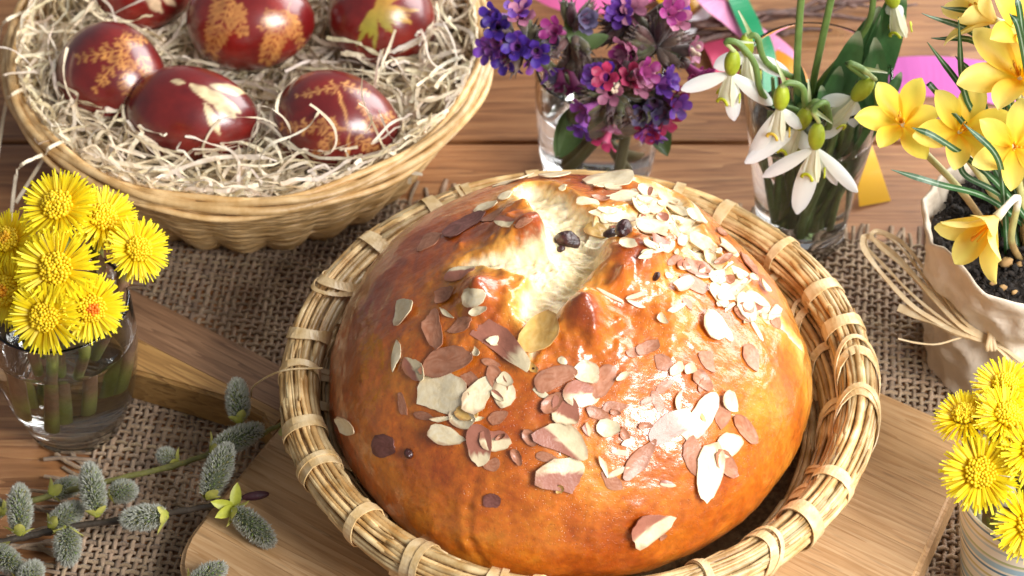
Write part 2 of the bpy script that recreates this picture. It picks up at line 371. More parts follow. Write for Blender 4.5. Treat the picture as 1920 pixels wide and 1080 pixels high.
def lamella(poly, m, bev=.22):
    pts = []
    for p in poly:
        if not pts or (p - pts[-1]).length > .02: pts.append(p)
    if len(pts) > 2 and (pts[0] - pts[-1]).length < .02: pts.pop()
    if len(pts) < 3: return
    bm = bmesh.new(); f = bm.faces.new([bm.verts.new((p.x, p.y, BT)) for p in pts])
    if f.normal.z < 0: f.normal_flip()
    f.normal_update()
    ex = bmesh.ops.extrude_face_region(bm, geom=[f]); low = [g for g in ex['geom'] if isinstance(g, bmesh.types.BMVert)]
    for v in low: v.co.z = BB
    bmesh.ops.recalc_face_normals(bm, faces=list(bm.faces))
    def is_cut(e): return abs((e.verts[0].co - e.verts[1].co).normalized().dot(NB)) < .004 and (e.verts[0].co - e.verts[1].co).length > 2 and any(abs(e.verts[0].co.dot(NB) - c) < .03 for c in CUTS)
    top = [e for e in bm.edges if min(v.co.z for v in e.verts) > BT - 1e-4]
    joint = [e for e in top if is_cut(e)]; outer = [e for e in top if e not in joint]
    if outer: bmesh.ops.bevel(bm, geom=outer, offset=bev, segments=3, affect='EDGES', clamp_overlap=True)
    top = [e for e in bm.edges if min(v.co.z for v in e.verts) > BT - 1e-4 and is_cut(e)]
    if top: bmesh.ops.bevel(bm, geom=top, offset=.02, segments=1, affect='EDGES', clamp_overlap=True)
    bm.verts.index_update()
    MB().add([v.co for v in bm.verts], [tuple(v.index for v in q.verts) for q in bm.faces]).build('lamella', m, board, smooth=False); bm.free()
body = fillet([Vector(q) for q in ((-15.0, -19.0), (-2.25, 3.6), (20.63, -11.2), (13.9, -26.0), (-5.5, -26.5))], [3.2, 1.0, .6, 1.2, 5.0])
grip = [Vector(q) for q in ((-10.57, -11.15), (-11.1, -10.05), (-12.2, -9.3), (-16.58, -7.6), (-22.0, -5.7), (-22.9, -4.6), (-22.9, -1.4), (-22.2, -.6), (-17.86, -1.99), (-8.84, -8.05))]
CUTS = [-21.0, -15.9, -10.6, -5.4]
for p3 in (body, grip):
    for k in range(len(p3)): p3[k] = Vector((p3[k].x, p3[k].y, 0))
for lo, hi in zip([-60] + CUTS, CUTS + [60]): lamella(clip(clip(body, lo + .004, -1), hi - .004, 1), M['board'])
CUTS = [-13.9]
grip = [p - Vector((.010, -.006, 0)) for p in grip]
lamella(clip(grip, -13.9 + .004, -1), M['boardbrownshaded'], .16); lamella(clip(grip, -13.9 - .004, 1), M['boardyellow'], .16)

# ================================================================== STRAW BASKET
BC = Vector((2.85, -11.8, 0)); ZR = 6.4
basket = thing('straw_basket', 'round coiled straw basket holding the bread, bound with straw bands', 'basket', BC + Vector((0, 0, 2.2)))
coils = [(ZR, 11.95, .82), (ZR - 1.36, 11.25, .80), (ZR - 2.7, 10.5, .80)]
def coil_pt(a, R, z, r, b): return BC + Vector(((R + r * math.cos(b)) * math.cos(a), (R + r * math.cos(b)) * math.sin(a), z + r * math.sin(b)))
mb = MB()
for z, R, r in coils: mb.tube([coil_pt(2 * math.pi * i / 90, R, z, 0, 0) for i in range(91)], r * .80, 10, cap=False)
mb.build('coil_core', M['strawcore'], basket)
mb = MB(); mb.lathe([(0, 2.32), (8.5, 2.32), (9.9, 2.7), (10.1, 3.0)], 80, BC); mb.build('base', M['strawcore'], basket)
def straw_mb(mb, R, z, r, a0, b, arc, rad, twist, lift=0.0):
    n = max(6, int(arc / .055)); pts = []; rr = []; cs = []
    ph = random.uniform(0, 6); g = random.uniform(.72, 1.15); wm = random.uniform(-.06, .08)
    for i in range(n):
        t = i / (n - 1); e = min(t, 1 - t)
        pts.append(coil_pt(a0 + arc * t, R, z, r * (.86 + .045 * math.sin(ph + t * 9)) - (.22 if e < .02 else 0) + lift * max(0, t - .8) * 3, b + twist * t + .05 * math.sin(ph * 2 + t * 6)))
        rr.append(rad * (.55 if e < .04 else 1) * (1 + .12 * math.sin(ph + t * 14)))
        q = g * (1 + .12 * math.sin(ph + t * 4)); cs.append((q + wm, q, q - wm * 1.3) if wm > -.045 else (q * .72, q * .62, q * .5))
    mb.tube(pts, rr, 6, cs)
nst = [22, 18]
for ci, (z, R, r) in enumerate(coils):
    if ci == 2:
        mb = MB()
        for k in range(15):
            for a in range(7): straw_mb(mb, R, z, r, a * .9 + random.random(), k / 15 * 6.28, .95, .17, .1)
        mb.build('lower_straws', M['straw'], basket, kind='stuff'); continue
    n = nst[ci]
    for k in range(n):
        a = random.uniform(0, 1); end = a + 2 * math.pi
        while a < end - .05:
            arc = random.uniform(.55, 1.1); arc = min(arc, end - a + .1)
            mb = MB(); straw_mb(mb, R, z, r, a - .06, 2 * math.pi * k / n + random.uniform(-.1, .1), arc + .12, random.uniform(.085, .165), random.uniform(-.3, .3), random.choice([0, 0, 0, .25]))
            mb.build('straw', M['straw'], basket); a += arc
# thin loose straws on top of the bundle (joined, too fine to pick apart)
mb = MB()
for k in range(330):
    z, R, r = coils[0] if k % 3 else coils[1]
    straw_mb(mb, R, z, r * 1.1, random.uniform(0, 6.28), random.uniform(0, 6.28), random.uniform(.15, .5), random.uniform(.05, .085), random.uniform(-.4, .4), random.choice([0, 0, .5]))
mb.build('fine_straws', M['straw'], basket, kind='stuff')
for ci, (z, R, r) in enumerate(coils[:2]):
    nb = 26 if ci == 0 else 24
    for k in range(nb):
        a0 = 2 * math.pi * (k + .5 * ci) / nb + random.uniform(-.06, .06); sl = random.uniform(-.03, .09); wd = random.uniform(.36, .70)
        mb = MB(); pts = []; ups = []
        for i in range(25):
            b = -2.2 + 4.9 * i / 24 + 1.0; aa = a0 + sl * math.sin(b)
            pts.append(coil_pt(aa, R, z, r * 1.09 + (.06 if i % 8 == 3 else .03), b)); ups.append(coil_pt(aa, R, z, r * 2, b) - coil_pt(aa, R, z, r, b))
        mb.ribbon(pts, ups, [wd * (1 + .1 * math.sin(i * .7 + k)) for i in range(25)], thick=.05)
        if random.random() < .5:
            off = random.choice([-1, 1]) * wd * .45 / R
            p2 = [coil_pt(a0 + off + sl * 1.5 * math.sin(-1.2 + 4.9 * i / 24), R, z, r * 1.15 + .04, -1.2 + 4.9 * i / 24) for i in range(25)]
            mb.ribbon(p2, ups, wd * .45, thick=.05)
        mb.build('band', M['band'], basket, smooth=False)
mb = MB()
mb.tube(bez([at(470, 745, 3.2), at(478, 722, 5), at(530, 695, 7.3), at(605, 690, 7.6)], 18), .045, 5)
mb.build('loose_fibre', M['band'], basket)

# ================================================================== BREAD
BX, BY, BZ, BA, BH = 2.32, -11.85, 6.2, 10.25, 7.75
def dome_hit(px, py):
    d = ray(px, py); o = CAM - Vector((BX, BY, BZ)); s_ = Vector((1 / BA, 1 / BA, 1 / BH))
    o = Vector((o.x * s_.x, o.y * s_.y, o.z * s_.z)); d2 = Vector((d.x * s_.x, d.y * s_.y, d.z * s_.z))
    a = d2.dot(d2); b = 2 * o.dot(d2); c = o.dot(o) - 1; D = max(0, b * b - 4 * a * c); return CAM + d * ((-b - math.sqrt(D)) / (2 * a))
CRACKS = [
    [(1000, 358, .9), (1045, 398, 1.15), (1080, 440, 1.3), (1070, 487, 1.3), (1040, 535, 1.1), (1010, 580, .85), (1006, 630, .55), (1000, 675, .22)],
    [(1085, 450, 1.0), (1150, 425, .8), (1230, 412, .85), (1310, 468, .8), (1370, 535, .65), (1430, 590, .45), (1492, 650, .16)],
    [(1040, 500, 1.1), (978, 500, .9), (922, 496, .45), (860, 505, .14)],
    [(1290, 430, .7), (1250, 370, .8), (1200, 350, .5)],
]
PEAKS = [(998, 462, 1.5, 1.25, .95), (912, 566, 1.55, .90, .85), (1092, 602, 1.9, .92, .8), (1178, 512, 1.5, 1.2, .95), (1250, 600, .45, 1.3, 1.2), (960, 420, .5, .9, 1), (1235, 480, .5, 1.0, 1)]
def make_bread():
    nr, na = 330, 460
    th = np.linspace(0, math.pi * .80, nr) ; th = th * (0.55 + 0.45 * (th / th.max()))       # denser near the top
    ph = np.linspace(0, 2 * math.pi, na, endpoint=False)
    T, PH = np.meshgrid(th, ph, indexing='ij')
    r = np.sin(T); zz = np.cos(T)
    below = zz < 0
    X = BX + BA * r * np.cos(PH); Y = BY + BA * r * np.sin(PH); Z = BZ + np.where(below, 4.2, BH) * zz
    P = np.stack([X, Y, Z], -1)
    nrm = np.stack([r * np.cos(PH) / BA, r * np.sin(PH) / BA, zz / BH], -1); nrm /= np.linalg.norm(nrm, axis=-1, keepdims=True)
    disp = .22 * fbm(P * .17, 2, 3) + .055 * fbm(P * .9, 3, 5) + .012 * fbm(P * 3.5, 2, 9)
    # the torn cross: distance to crack lines measured on the dome
    jitter = fbm(P * .9, 3, 21)
    best = np.full(T.shape, 9.0); wid = np.full(T.shape, .3)
    for ln in CRACKS:
        pts = [(dome_hit(a, b), wv) for a, b, wv in ln]
        for (p, wa), (q, wb) in zip(pts[:-1], pts[1:]):
            p = np.array(p); q = np.array(q); d = q - p; t = np.clip(((P - p) @ d) / (d @ d), 0, 1)
            dist = np.linalg.norm(P - (p + t[..., None] * d), axis=-1); wv = wa + (wb - wa) * t
            g = dist - wv; upd = g < best; best = np.where(upd, g, best); wid = np.where(upd, wv, wid)
    g = best + .20 * jitter + .05 * fbm(P * 3.2, 2, 71)
    inside = sstep(.22, -.42, g)
    depth = np.minimum(wid, 1.4) * .50
    disp = disp - inside * depth * (.75 + .25 * sstep(0, -.9, g)) + (1 - inside) * .30 * np.exp(-np.maximum(g, 0) / .75)
    pkn = fbm(P * .95, 3, 63); pk = np.zeros(T.shape); tip = np.zeros(T.shape)
    for x, y, hh, sg, s2 in PEAKS:
        c = np.array(dome_hit(x, y)); dist = np.linalg.norm(P - c, axis=-1) * (1 + .28 * pkn)
        pk += hh * np.exp(-(dist / sg) ** 1.6); tip = np.maximum(tip, (hh > .5) * .8 * np.exp(-(dist / .7) ** 2))
    disp = disp + pk * (1 - .75 * inside)
    # crumb tears
    disp += inside * (.16 * fbm(P * np.array([.9, 1.3, .9]), 3, 33) + -.07 * np.abs(fbm(P * 2.6, 2, 37)) + .06 * fbm(P * np.array([3.0, 8, 4]), 3, 35))
    # front crease and blisters in the crust
    cr = [dome_hit(897, 880), dome_hit(880, 950), dome_hit(886, 1010), dome_hit(905, 1045)]
    for p, q in zip(cr[:-1], cr[1:]):
        p = np.array(p); q = np.array(q); d = q - p; t = np.clip(((P - p) @ d) / (d @ d), 0, 1); dist = np.linalg.norm(P - (p + t[..., None] * d), axis=-1)
        disp -= .04 * np.exp(-(dist / .16) ** 2); disp += .03 * np.exp(-((dist - .38) / .25) ** 2)
    P = P + nrm * disp[..., None]
    # crust colour with painted flank light and shade: baked dark on the crown and ridges, paler where it stretched
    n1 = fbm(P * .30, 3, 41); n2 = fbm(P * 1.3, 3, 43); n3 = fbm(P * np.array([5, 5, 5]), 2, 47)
    bake_and_shade = .60 + .20 * n1 + .09 * n2 + .08 * n3 + .40 * tip
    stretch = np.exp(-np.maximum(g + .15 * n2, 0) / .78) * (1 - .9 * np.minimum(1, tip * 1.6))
    side = sstep(.10, -.25, zz); east_light = sstep(.75, .98, np.cos(PH - .25) * r)  # paler east side is light painted into the crust
    bake_and_shade = np.clip(bake_and_shade + .26 * sstep(.35, .95, -np.cos(PH + .5) * r) - .50 * stretch - .25 * side - .30 * east_light, 0, 1.2)  # west flank: real browning plus shade painted into the colour
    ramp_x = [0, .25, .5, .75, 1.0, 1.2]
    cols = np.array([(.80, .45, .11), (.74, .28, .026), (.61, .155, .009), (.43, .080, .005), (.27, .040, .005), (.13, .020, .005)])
    crust = np.stack([np.interp(bake_and_shade, ramp_x, cols[:, k]) for k in range(3)], -1)
    cn = fbm(P * 1.1, 3, 51); crumb = np.stack([.94 + .03 * cn, .79 + .06 * cn, .50 + .12 * cn], -1)
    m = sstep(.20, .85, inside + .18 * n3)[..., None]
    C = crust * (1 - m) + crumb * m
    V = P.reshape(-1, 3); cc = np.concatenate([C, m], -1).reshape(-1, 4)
    idx = np.arange(nr * na).reshape(nr, na)
    a = idx[:-1]; b = idx[1:]
    F = np.stack([a, b, np.roll(b, -1, 1), np.roll(a, -1, 1)], -1).reshape(-1, 4)
    return V, F, cc
bV, bF, bC = make_bread()
def bread_material():
    m = bpy.data.materials.new('bread_crust'); m.use_nodes = True; N = m.node_tree.nodes; K = m.node_tree.links; b = N['Principled BSDF']
    ca = N.new('ShaderNodeVertexColor'); ca.layer_name = 'Col'; tc = N.new('ShaderNodeTexCoord')
    def noise(sc, det=4, st=(1, 1, 1)):
        mp = N.new('ShaderNodeMapping'); K.new(tc.outputs['Object'], mp.inputs[0]); mp.inputs['Scale'].default_value = [x / S for x in st]
        n = N.new('ShaderNodeTexNoise'); n.inputs['Scale'].default_value = sc; n.inputs['Detail'].default_value = det; n.inputs['Roughness'].default_value = .6; K.new(mp.outputs[0], n.inputs[0]); return n.outputs[0]
    r = N.new('ShaderNodeMapRange'); K.new(noise(3.2), r.inputs[0]); r.inputs[1].default_value = .3; r.inputs[2].default_value = .7; r.inputs[3].default_value = .78; r.inputs[4].default_value = 1.10
    mx = N.new('ShaderNodeMix'); mx.data_type = 'RGBA'; mx.blend_type = 'MULTIPLY'; mx.inputs[0].default_value = 1; K.new(ca.outputs[0], mx.inputs[6]); K.new(r.outputs[0], mx.inputs[7])
    # small dark specks of the crust
    sp = N.new('ShaderNodeMapRange'); K.new(noise(6, 2), sp.inputs[0]); sp.inputs[1].default_value = .66; sp.inputs[2].default_value = .74
    inv = N.new('ShaderNodeMath'); inv.operation = 'SUBTRACT'; inv.inputs[0].default_value = 1; K.new(ca.outputs[1], inv.inputs[1])
    sm = N.new('ShaderNodeMath'); sm.operation = 'MULTIPLY'; K.new(sp.outputs[0], sm.inputs[0]); K.new(inv.outputs[0], sm.inputs[1])
    sm2 = N.new('ShaderNodeMath'); sm2.operation = 'MULTIPLY'; K.new(sm.outputs[0], sm2.inputs[0]); sm2.inputs[1].default_value = .35
    m2 = N.new('ShaderNodeMix'); m2.data_type = 'RGBA'; K.new(sm2.outputs[0], m2.inputs[0]); K.new(mx.outputs[2], m2.inputs[6]); m2.inputs[7].default_value = (.14, .025, .006, 1)
    K.new(m2.outputs[2], b.inputs['Base Color'])
    rg = N.new('ShaderNodeMapRange'); K.new(ca.outputs[1], rg.inputs[0]); rg.inputs[3].default_value = .40; rg.inputs[4].default_value = .85; K.new(rg.outputs[0], b.inputs['Roughness'])
    cw = N.new('ShaderNodeMapRange'); K.new(ca.outputs[1], cw.inputs[0]); cw.inputs[3].default_value = 1.0; cw.inputs[4].default_value = 0; K.new(cw.outputs[0], b.inputs['Coat Weight'])
    cr_ = N.new('ShaderNodeMapRange'); K.new(noise(.55, 3, (1, 1, 1)), cr_.inputs[0]); cr_.inputs[1].default_value = .35; cr_.inputs[2].default_value = .68; cr_.inputs[3].default_value = .06; cr_.inputs[4].default_value = .22; K.new(cr_.outputs[0], b.inputs['Coat Roughness'])
    b.inputs['Coat IOR'].default_value = 1.5
    b.inputs['Subsurface Weight'].default_value = .18; b.inputs['Subsurface Radius'].default_value = (1, .45, .15); b.inputs['Subsurface Scale'].default_value = .35 * S
    bp = N.new('ShaderNodeBump'); bp.inputs['Distance'].default_value = .028 * S; K.new(noise(2.4, 5), bp.inputs['Height']); bp.inputs['Strength'].default_value = .85
    bp2 = N.new('ShaderNodeBump'); bp2.inputs['Distance'].default_value = .045 * S; K.new(noise(1.5, 3, (1, 2.0, 1)), bp2.inputs['Height']); K.new(bp.outputs[0], bp2.inputs['Normal'])
    vo = N.new('ShaderNodeTexVoronoi'); vm = N.new('ShaderNodeMapping'); K.new(tc.outputs['Object'], vm.inputs[0]); vm.inputs['Scale'].default_value = [1.9 / S] * 3; K.new(vm.outputs[0], vo.inputs['Vector'])
    vr = N.new('ShaderNodeMapRange'); K.new(vo.outputs['Distance'], vr.inputs[0]); vr.inputs[1].default_value = .0; vr.inputs[2].default_value = .26; vr.inputs[3].default_value = 0; vr.inputs[4].default_value = 1
    bp3 = N.new('ShaderNodeBump'); bp3.inputs['Distance'].default_value = .018 * S; K.new(vr.outputs[0], bp3.inputs['Height']); K.new(bp2.outputs[0], bp3.inputs['Normal']); bp2 = bp3
    K.new(bp2.outputs[0], b.inputs['Normal']); K.new(bp2.outputs[0], b.inputs['Coat Normal'])
    return m
bread = thing('bread_loaf', 'round glossy braided-top sweet loaf with torn cross and almond flakes', 'bread', (BX, BY, 2.4))
bread['label'] = 'round glossy golden brown sweet loaf with a torn cross and almond flakes'
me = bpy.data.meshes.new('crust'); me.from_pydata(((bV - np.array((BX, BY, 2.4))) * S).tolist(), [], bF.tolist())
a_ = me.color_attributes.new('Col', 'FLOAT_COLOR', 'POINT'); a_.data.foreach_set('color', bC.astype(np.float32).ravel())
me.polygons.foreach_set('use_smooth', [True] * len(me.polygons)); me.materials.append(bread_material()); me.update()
o = bpy.data.objects.new('crust', me); COL.objects.link(o); o.parent = bread; LOC[o.name] = Vector((BX, BY, 2.4))
BV = BVHTree.FromPolygons([Vector(p) for p in bV], [tuple(int(i) for i in q) for q in bF])
def bread_hit(px, py):
    h = BV.ray_cast(CAM, ray(px, py)); return (h[0], h[1] if h[1].dot(ray(px, py)) < 0 else -h[1]) if h[0] else (None, None)

# ---- almond flakes: (x1, y1, x2, y2, width px, kind)   w cream, p pink wet, d dark, h cream with skin edge, g golden
FL = """837 442 903 400 25 d;907 413 953 395 14 p;892 390 933 387 18 w;935 422 968 415 14 h;973 415 1027 403 6 w;732 593 780 567 38 w;808 577 822 650 38 p;813 565 853 547 24 p;825 582 853 597 10 w;
842 617 888 600 22 p;870 557 907 557 35 w;880 587 917 580 18 w;887 598 993 697 50 H;985 622 1050 626 74 g;743 637 743 703 18 w;762 673 797 713 30 h;790 685 880 670 48 p;903 675 940 688 15 p;1047 670 1063 683 14 w;
1008 725 1077 697 42 p;1080 690 1130 712 35 w;1095 740 1150 692 45 p;1193 660 1233 643 30 p;1227 673 1263 690 25 p;1117 540 1173 570 8 w;1173 560 1212 550 10 w;1173 567 1210 578 9 w;1160 457 1198 460 17 w;1220 448 1253 470 20 h;
1105 402 1187 407 22 w;1100 430 1148 442 24 g;840 523 887 503 20 h;783 465 823 440 25 p;787 742 873 740 78 w;880 770 925 710 42 w;928 740 965 735 46 w;745 735 763 787 18 p;777 777 820 783 16 p;807 790 848 783 10 w;
847 772 893 795 35 w;812 810 870 820 35 w;898 800 903 870 42 H;905 820 955 830 40 h;962 842 978 873 18 p;985 808 1003 835 20 p;1007 795 1095 855 60 h;1005 852 1045 862 18 p;1012 905 1100 882 62 h;1175 895 1225 825 32 p;
1123 850 1140 895 13 w;1138 895 1182 872 12 w;1145 845 1187 851 12 w;1125 890 1165 915 25 p;1133 767 1178 760 25 p;1100 770 1150 790 22 p;1120 803 1160 800 30 w;1035 750 1080 790 48 h;1060 735 1120 745 42 h;1195 800 1225 797 15 p;
1227 830 1290 775 48 H;1167 1003 1260 975 52 h;910 945 937 935 28 d;698 835 750 840 38 d;918 790 950 775 20 p;1285 815 1335 745 46 w;1333 795 1370 745 40 p;1352 740 1380 775 25 w;1295 825 1320 890 42 p;1335 835 1320 932 46 w;
1343 840 1388 828 40 w;1343 848 1375 890 28 p;1375 785 1415 828 28 p;1397 650 1423 693 25 p;1315 655 1338 695 25 p;1317 600 1360 625 40 w;1370 577 1403 603 16 p;1380 560 1420 593 20 w;1443 587 1467 627 12 p;1357 537 1387 550 18 w;
1390 487 1412 503 24 p;1283 523 1330 547 22 p;1275 490 1325 510 28 p;1367 427 1403 457 12 w;1343 400 1370 420 14 w;930 345 1000 337 16 w;1105 347 1180 337 28 w;1080 375 1125 380 18 w;1145 372 1190 367 20 w;1200 372 1240 392 24 w;
1240 382 1290 400 26 w;1070 345 1085 370 14 w;1010 333 1070 330 10 w;1180 385 1215 400 16 w;1300 440 1340 470 26 w;1255 420 1300 430 22 w;1210 425 1240 440 18 w;1320 480 1350 510 20 w;1330 540 1360 575 22 w;1280 560 1300 580 14 p;
1290 400 1330 425 18 w;1350 450 1385 480 16 w;1230 590 1250 612 14 w;1250 585 1285 572 12 w;1300 700 1330 730 24 p;1230 735 1262 712 18 p;1345 605 1375 640 18 w;1400 545 1435 580 14 w;1265 770 1275 735 16 w;1240 770 1225 735 20 p;
1310 735 1325 705 14 p;1020 770 1055 740 26 p;935 705 960 720 22 w;865 700 900 730 26 p;920 690 950 745 26 p;1200 760 1225 745 14 p;1045 800 1075 830 16 p;1160 800 1180 830 18 p;1150 715 1180 700 14 w;985 680 1010 700 16 g;
1300 380 1330 395 12 w;1345 430 1360 445 10 p;1405 600 1430 640 10 w;1420 530 1440 550 10 w;1235 1010 1250 1003 8 p;965 425 1000 405 12 p;935 372 965 360 12 w;1050 360 1065 350 9 w"""
ALC = {'w': ((.90, .74, .45), (.95, .84, .60)), 'p': ((.42, .155, .075), (.56, .26, .155)), 'd': ((.17, .055, .04), (.26, .10, .08)), 'h': ((.44, .17, .11), (.93, .78, .50)), 'H': ((.44, .17, .11), (.93, .78, .50)), 'g': ((.72, .42, .10), (.84, .56, .20))}
RX = random.Random(5)
def flake(x1, y1, x2, y2, wpx, kind):
    p1, n1 = bread_hit(x1, y1); p2, n2 = bread_hit(x2, y2); pc, nc = bread_hit((x1 + x2) / 2, (y1 + y2) / 2)
    if not (p1 and p2 and pc): return
    big = 1.16 if wpx > 19 else 1.0
    ax = p2 - p1
    if ax.length > 4 or ax.length > math.hypot(x2 - x1, y2 - y1) / 44 * 2.4 + .3: return
    # smooth normal of the dome under the flake
    e = pc - Vector((BX, BY, BZ)); ns = Vector((e.x / BA ** 2, e.y / BA ** 2, max(e.z, .1) / BH ** 2)).normalized(); n = (nc + ns * 1.5).normalized()
    ax = (ax - n * ax.dot(n)); L = ax.length; ax.normalize(); sd = n.cross(ax)
    # screen width -> length on the surface along sd
    k = (pc + sd * .1); q = k - CAM; q0 = pc - CAM
    a1 = (FPX * q.dot(CR) / q.dot(CF), FPX * q.dot(CU) / q.dot(CF)); a0 = (FPX * q0.dot(CR) / q0.dot(CF), FPX * q0.dot(CU) / q0.dot(CF))
    dx, dy = x2 - x1, -(y2 - y1); ln = math.hypot(dx, dy); pxw = abs((a1[0] - a0[0]) * -dy + (a1[1] - a0[1]) * dx) / ln * 10
    W = min(wpx / max(pxw, 8) * big, 2.6); L = min(L * big, 4)
    wet = kind in 'pd'; nseg = 22; rings = 5
    tilt = 0 if wet else RX.uniform(-.24, .26); lift = .035 if wet else RX.uniform(.05, .13); curl = RX.uniform(-.08, .20)
    rad = []
    cut = [(RX.uniform(0, 6.28), RX.uniform(.55, .9)) for _ in range(RX.choice([0, 1, 2, 2, 3]))]
    for i in range(nseg):
        a = 2 * math.pi * i / nseg; c, s_ = math.cos(a), math.sin(a)
        x = c; y = s_ * (1 - .22 * c); rr = 1.0
        for ca, cl in cut:
            pr = x * math.cos(ca) + y * math.sin(ca)
            if pr > cl: f = cl / pr; x *= f; y *= f
        j = 1 + RX.uniform(-.07, .05); rad.append((x * j, y * j))
    c0, c1 = ALC[kind]; g = RX.uniform(.9, 1.06); seam = RX.uniform(-.15, .35); dirn = RX.choice([1, -1]); skin = RX.uniform(0, 6.28); vs = []; cs = []
    def put(x, y, top):
        p = pc + ax * (x * L / 2) + sd * (y * W / 2) + (n * .22 if kind == 'g' and wpx > 50 else Vector())
        hit = BV.find_nearest(p); base = p
        if hit[0]:
            conf = .85 if wet else .40; q_ = hit[0]; base = p + n * ((q_ - p).dot(n) * conf)
            if (base - q_).dot(n) < 0: base = q_.copy()
        h = lift + tilt * x * L / 2 + curl * (x * x + .6 * y * y) + (0.0 if top else -.05)
        vs.append(base + n * max(h, .03 if top else -.05))
        if kind == 'h': t = float(sstep(seam - .04, seam + .04, np.float64(y * dirn * .8 + x * .3)))
        elif kind == 'H': t = float(sstep(.40, .46, np.float64(x)))
        else: t = RX.random()
        ed = 1.0 if math.hypot(x, y) < .90 else (.95 if not wet else .8); cc = [lerp(c0[k_], c1[k_], t) * g * ed for k_ in range(3)]
        if kind in 'wgh' and math.hypot(x, y) > .86 and math.sin(math.atan2(y, x) * 1.0 + skin) > .1: cc = [lerp(cc[k_], (.36, .15, .06)[k_], .55) for k_ in range(3)]
        cs.append(tuple(cc))
    for top in (True, False):
        put(0, 0, top)
        for r in range(1, rings + 1):
            for x, y in rad: put(x * (r / rings) ** .8, y * (r / rings) ** .8, top)
    half = 1 + rings * nseg; fs = []
    for h, fl in ((0, False), (half, True)):
        for i in range(nseg):
            t = (h, h + 1 + i, h + 1 + (i + 1) % nseg); fs.append(t[::-1] if fl else t)
            for r in range(rings - 1):
                b0 = h + 1 + r * nseg; t = (b0 + i, b0 + nseg + i, b0 + nseg + (i + 1) % nseg, b0 + (i + 1) % nseg); fs.append(t[::-1] if fl else t)
    o1 = 1 + (rings - 1) * nseg
    dup = len(vs)
    for i in range(nseg): vs += [vs[o1 + i], vs[half + o1 + i]]; cs += [cs[o1 + i], cs[half + o1 + i]]
    fs += [(dup + 2 * i, dup + 2 * i + 1, dup + 2 * ((i + 1) % nseg) + 1, dup + 2 * ((i + 1) % nseg)) for i in range(nseg)]
    MB().add(vs, fs, cs).build('almond_flake', M['almond'], bread, smooth=False if False else True)
for ent in FL.replace('\n', '').split(';'):
    t = ent.split(); flake(*map(float, t[:5]), t[5])
for k in range(22):                    # small flakes among the big ones on the front
    x = RX.gauss(1100, 150); y = RX.gauss(770, 75); a = RX.uniform(0, 3.14); l = RX.uniform(7, 20)
    flake(x - l * math.cos(a), y - l * .8 * math.sin(a), x + l * math.cos(a), y + l * .8 * math.sin(a), RX.uniform(9, 26), RX.choice('wwpphg'))
for k in range(85):                    # crowd of small flakes on the upper right shoulder
    t = RX.random(); x = lerp(1130, 1440, t) + RX.uniform(-60, 60); y = lerp(360, 570, t) + RX.uniform(-45, 45); a = RX.uniform(0, 3.14); l = RX.uniform(8, 20)
    flake(x - l * math.cos(a), y - l * .6 * math.sin(a), x + l * math.cos(a), y + l * .6 * math.sin(a), RX.uniform(8, 20), RX.choice('wwwwph'))
def raisin(px, py, r, sq, ang):
    p, n = bread_hit(px, py)
    if not p: return
    u, v = perp(n); a = u * math.cos(ang) + v * math.sin(ang); b = n.cross(a); mb = MB(); mb.blob(p + n * r * .28, (a * r, b * r * sq, n * r * .8), 16, 12)
    vv = np.array(mb.v); d = vv - np.array(p); f = 1 + .16 * fbm(vv * 3.2, 3, int(px)); mb.v = [tuple(x) for x in np.array(p) + d * f[:, None]]
    mb.build('raisin', M['raisin'], bread)
raisin(1062, 455, .52, .72, 1.2); raisin(1172, 434, .46, .75, .2); raisin(1140, 440, .36, .6, .3); raisin(768, 850, .24, .8, 0); raisin(1228, 518, .22, .5, .5); raisin(1002, 692, .14, .8, 0); raisin(1052, 468, .2, .7, 0)

# ================================================================== EGG BASKET
EC = Vector((-12.85, 10.8, 0))
eb = thing('bamboo_basket', 'wide shallow split bamboo basket filled with eggs and wood wool', 'basket', EC)
def eb_r(z): return 7.9 + 3.72 * (max(z, 0) / 6.0) ** .75
nsp = 34
for i in range(nsp):
    z = .22 + 5.35 * i / (nsp - 1); R = eb_r(z); dep = 1 - z / 5.7; mb = MB(); pts = []
    ph = random.uniform(-.06, .06)
    for k in range(193):
        a = 2 * math.pi * k / 192; s_ = abs(math.sin(a * 13 + ph)); sc_ = (s_ ** .7 - .5) * .42 * (dep ** 1.1) + .035 * math.cos(26 * a + math.pi * (i % 2))
        zz = z + .03 * math.sin(a * 7 + i * 1.3) - .28 * dep * (s_ ** .7 - .5) * (1 if i < 9 else 0)
        pts.append(EC + Vector(((R + sc_) * math.cos(a), (R + sc_) * math.sin(a), max(zz, .12))))
    mb.tube(pts, .105 + .02 * random.random(), 6, cap=False, flat=1.0); mb.build('splint', M['bamboo'], eb)
for i, (dr, dz, rad) in enumerate([(.0, 5.75, .17), (.16, 5.98, .2), (-.14, 6.05, .19), (.1, 6.28, .16), (-.2, 6.3, .15), (.30, 5.72, .14), (-.32, 5.85, .14)]):
    mb = MB(); R = eb_r(5.9)
    mb.tube([EC + Vector(((R + dr + .10 * math.sin(a * 9 + i * 2.1)) * math.cos(a), (R + dr + .10 * math.sin(a * 9 + i * 2.1)) * math.sin(a), dz + .10 * math.cos(a * 9 + i * 2.1) + .03 * math.sin(a * 3 + i))) for a in [2 * math.pi * k / 200 for k in range(201)]], rad, 7, cap=False, flat=1.25)
    mb.build('rim_strand', M['bamboo'], eb)
mb = MB(); mb.lathe([(0, .3), (7.7, .3)] + [(eb_r(z) - .22, z) for z in np.linspace(.35, 5.6, 10)], 80, EC); mb.build('light_block_shell', M['strawcore'], eb)  # inner shell added to block light between the splints

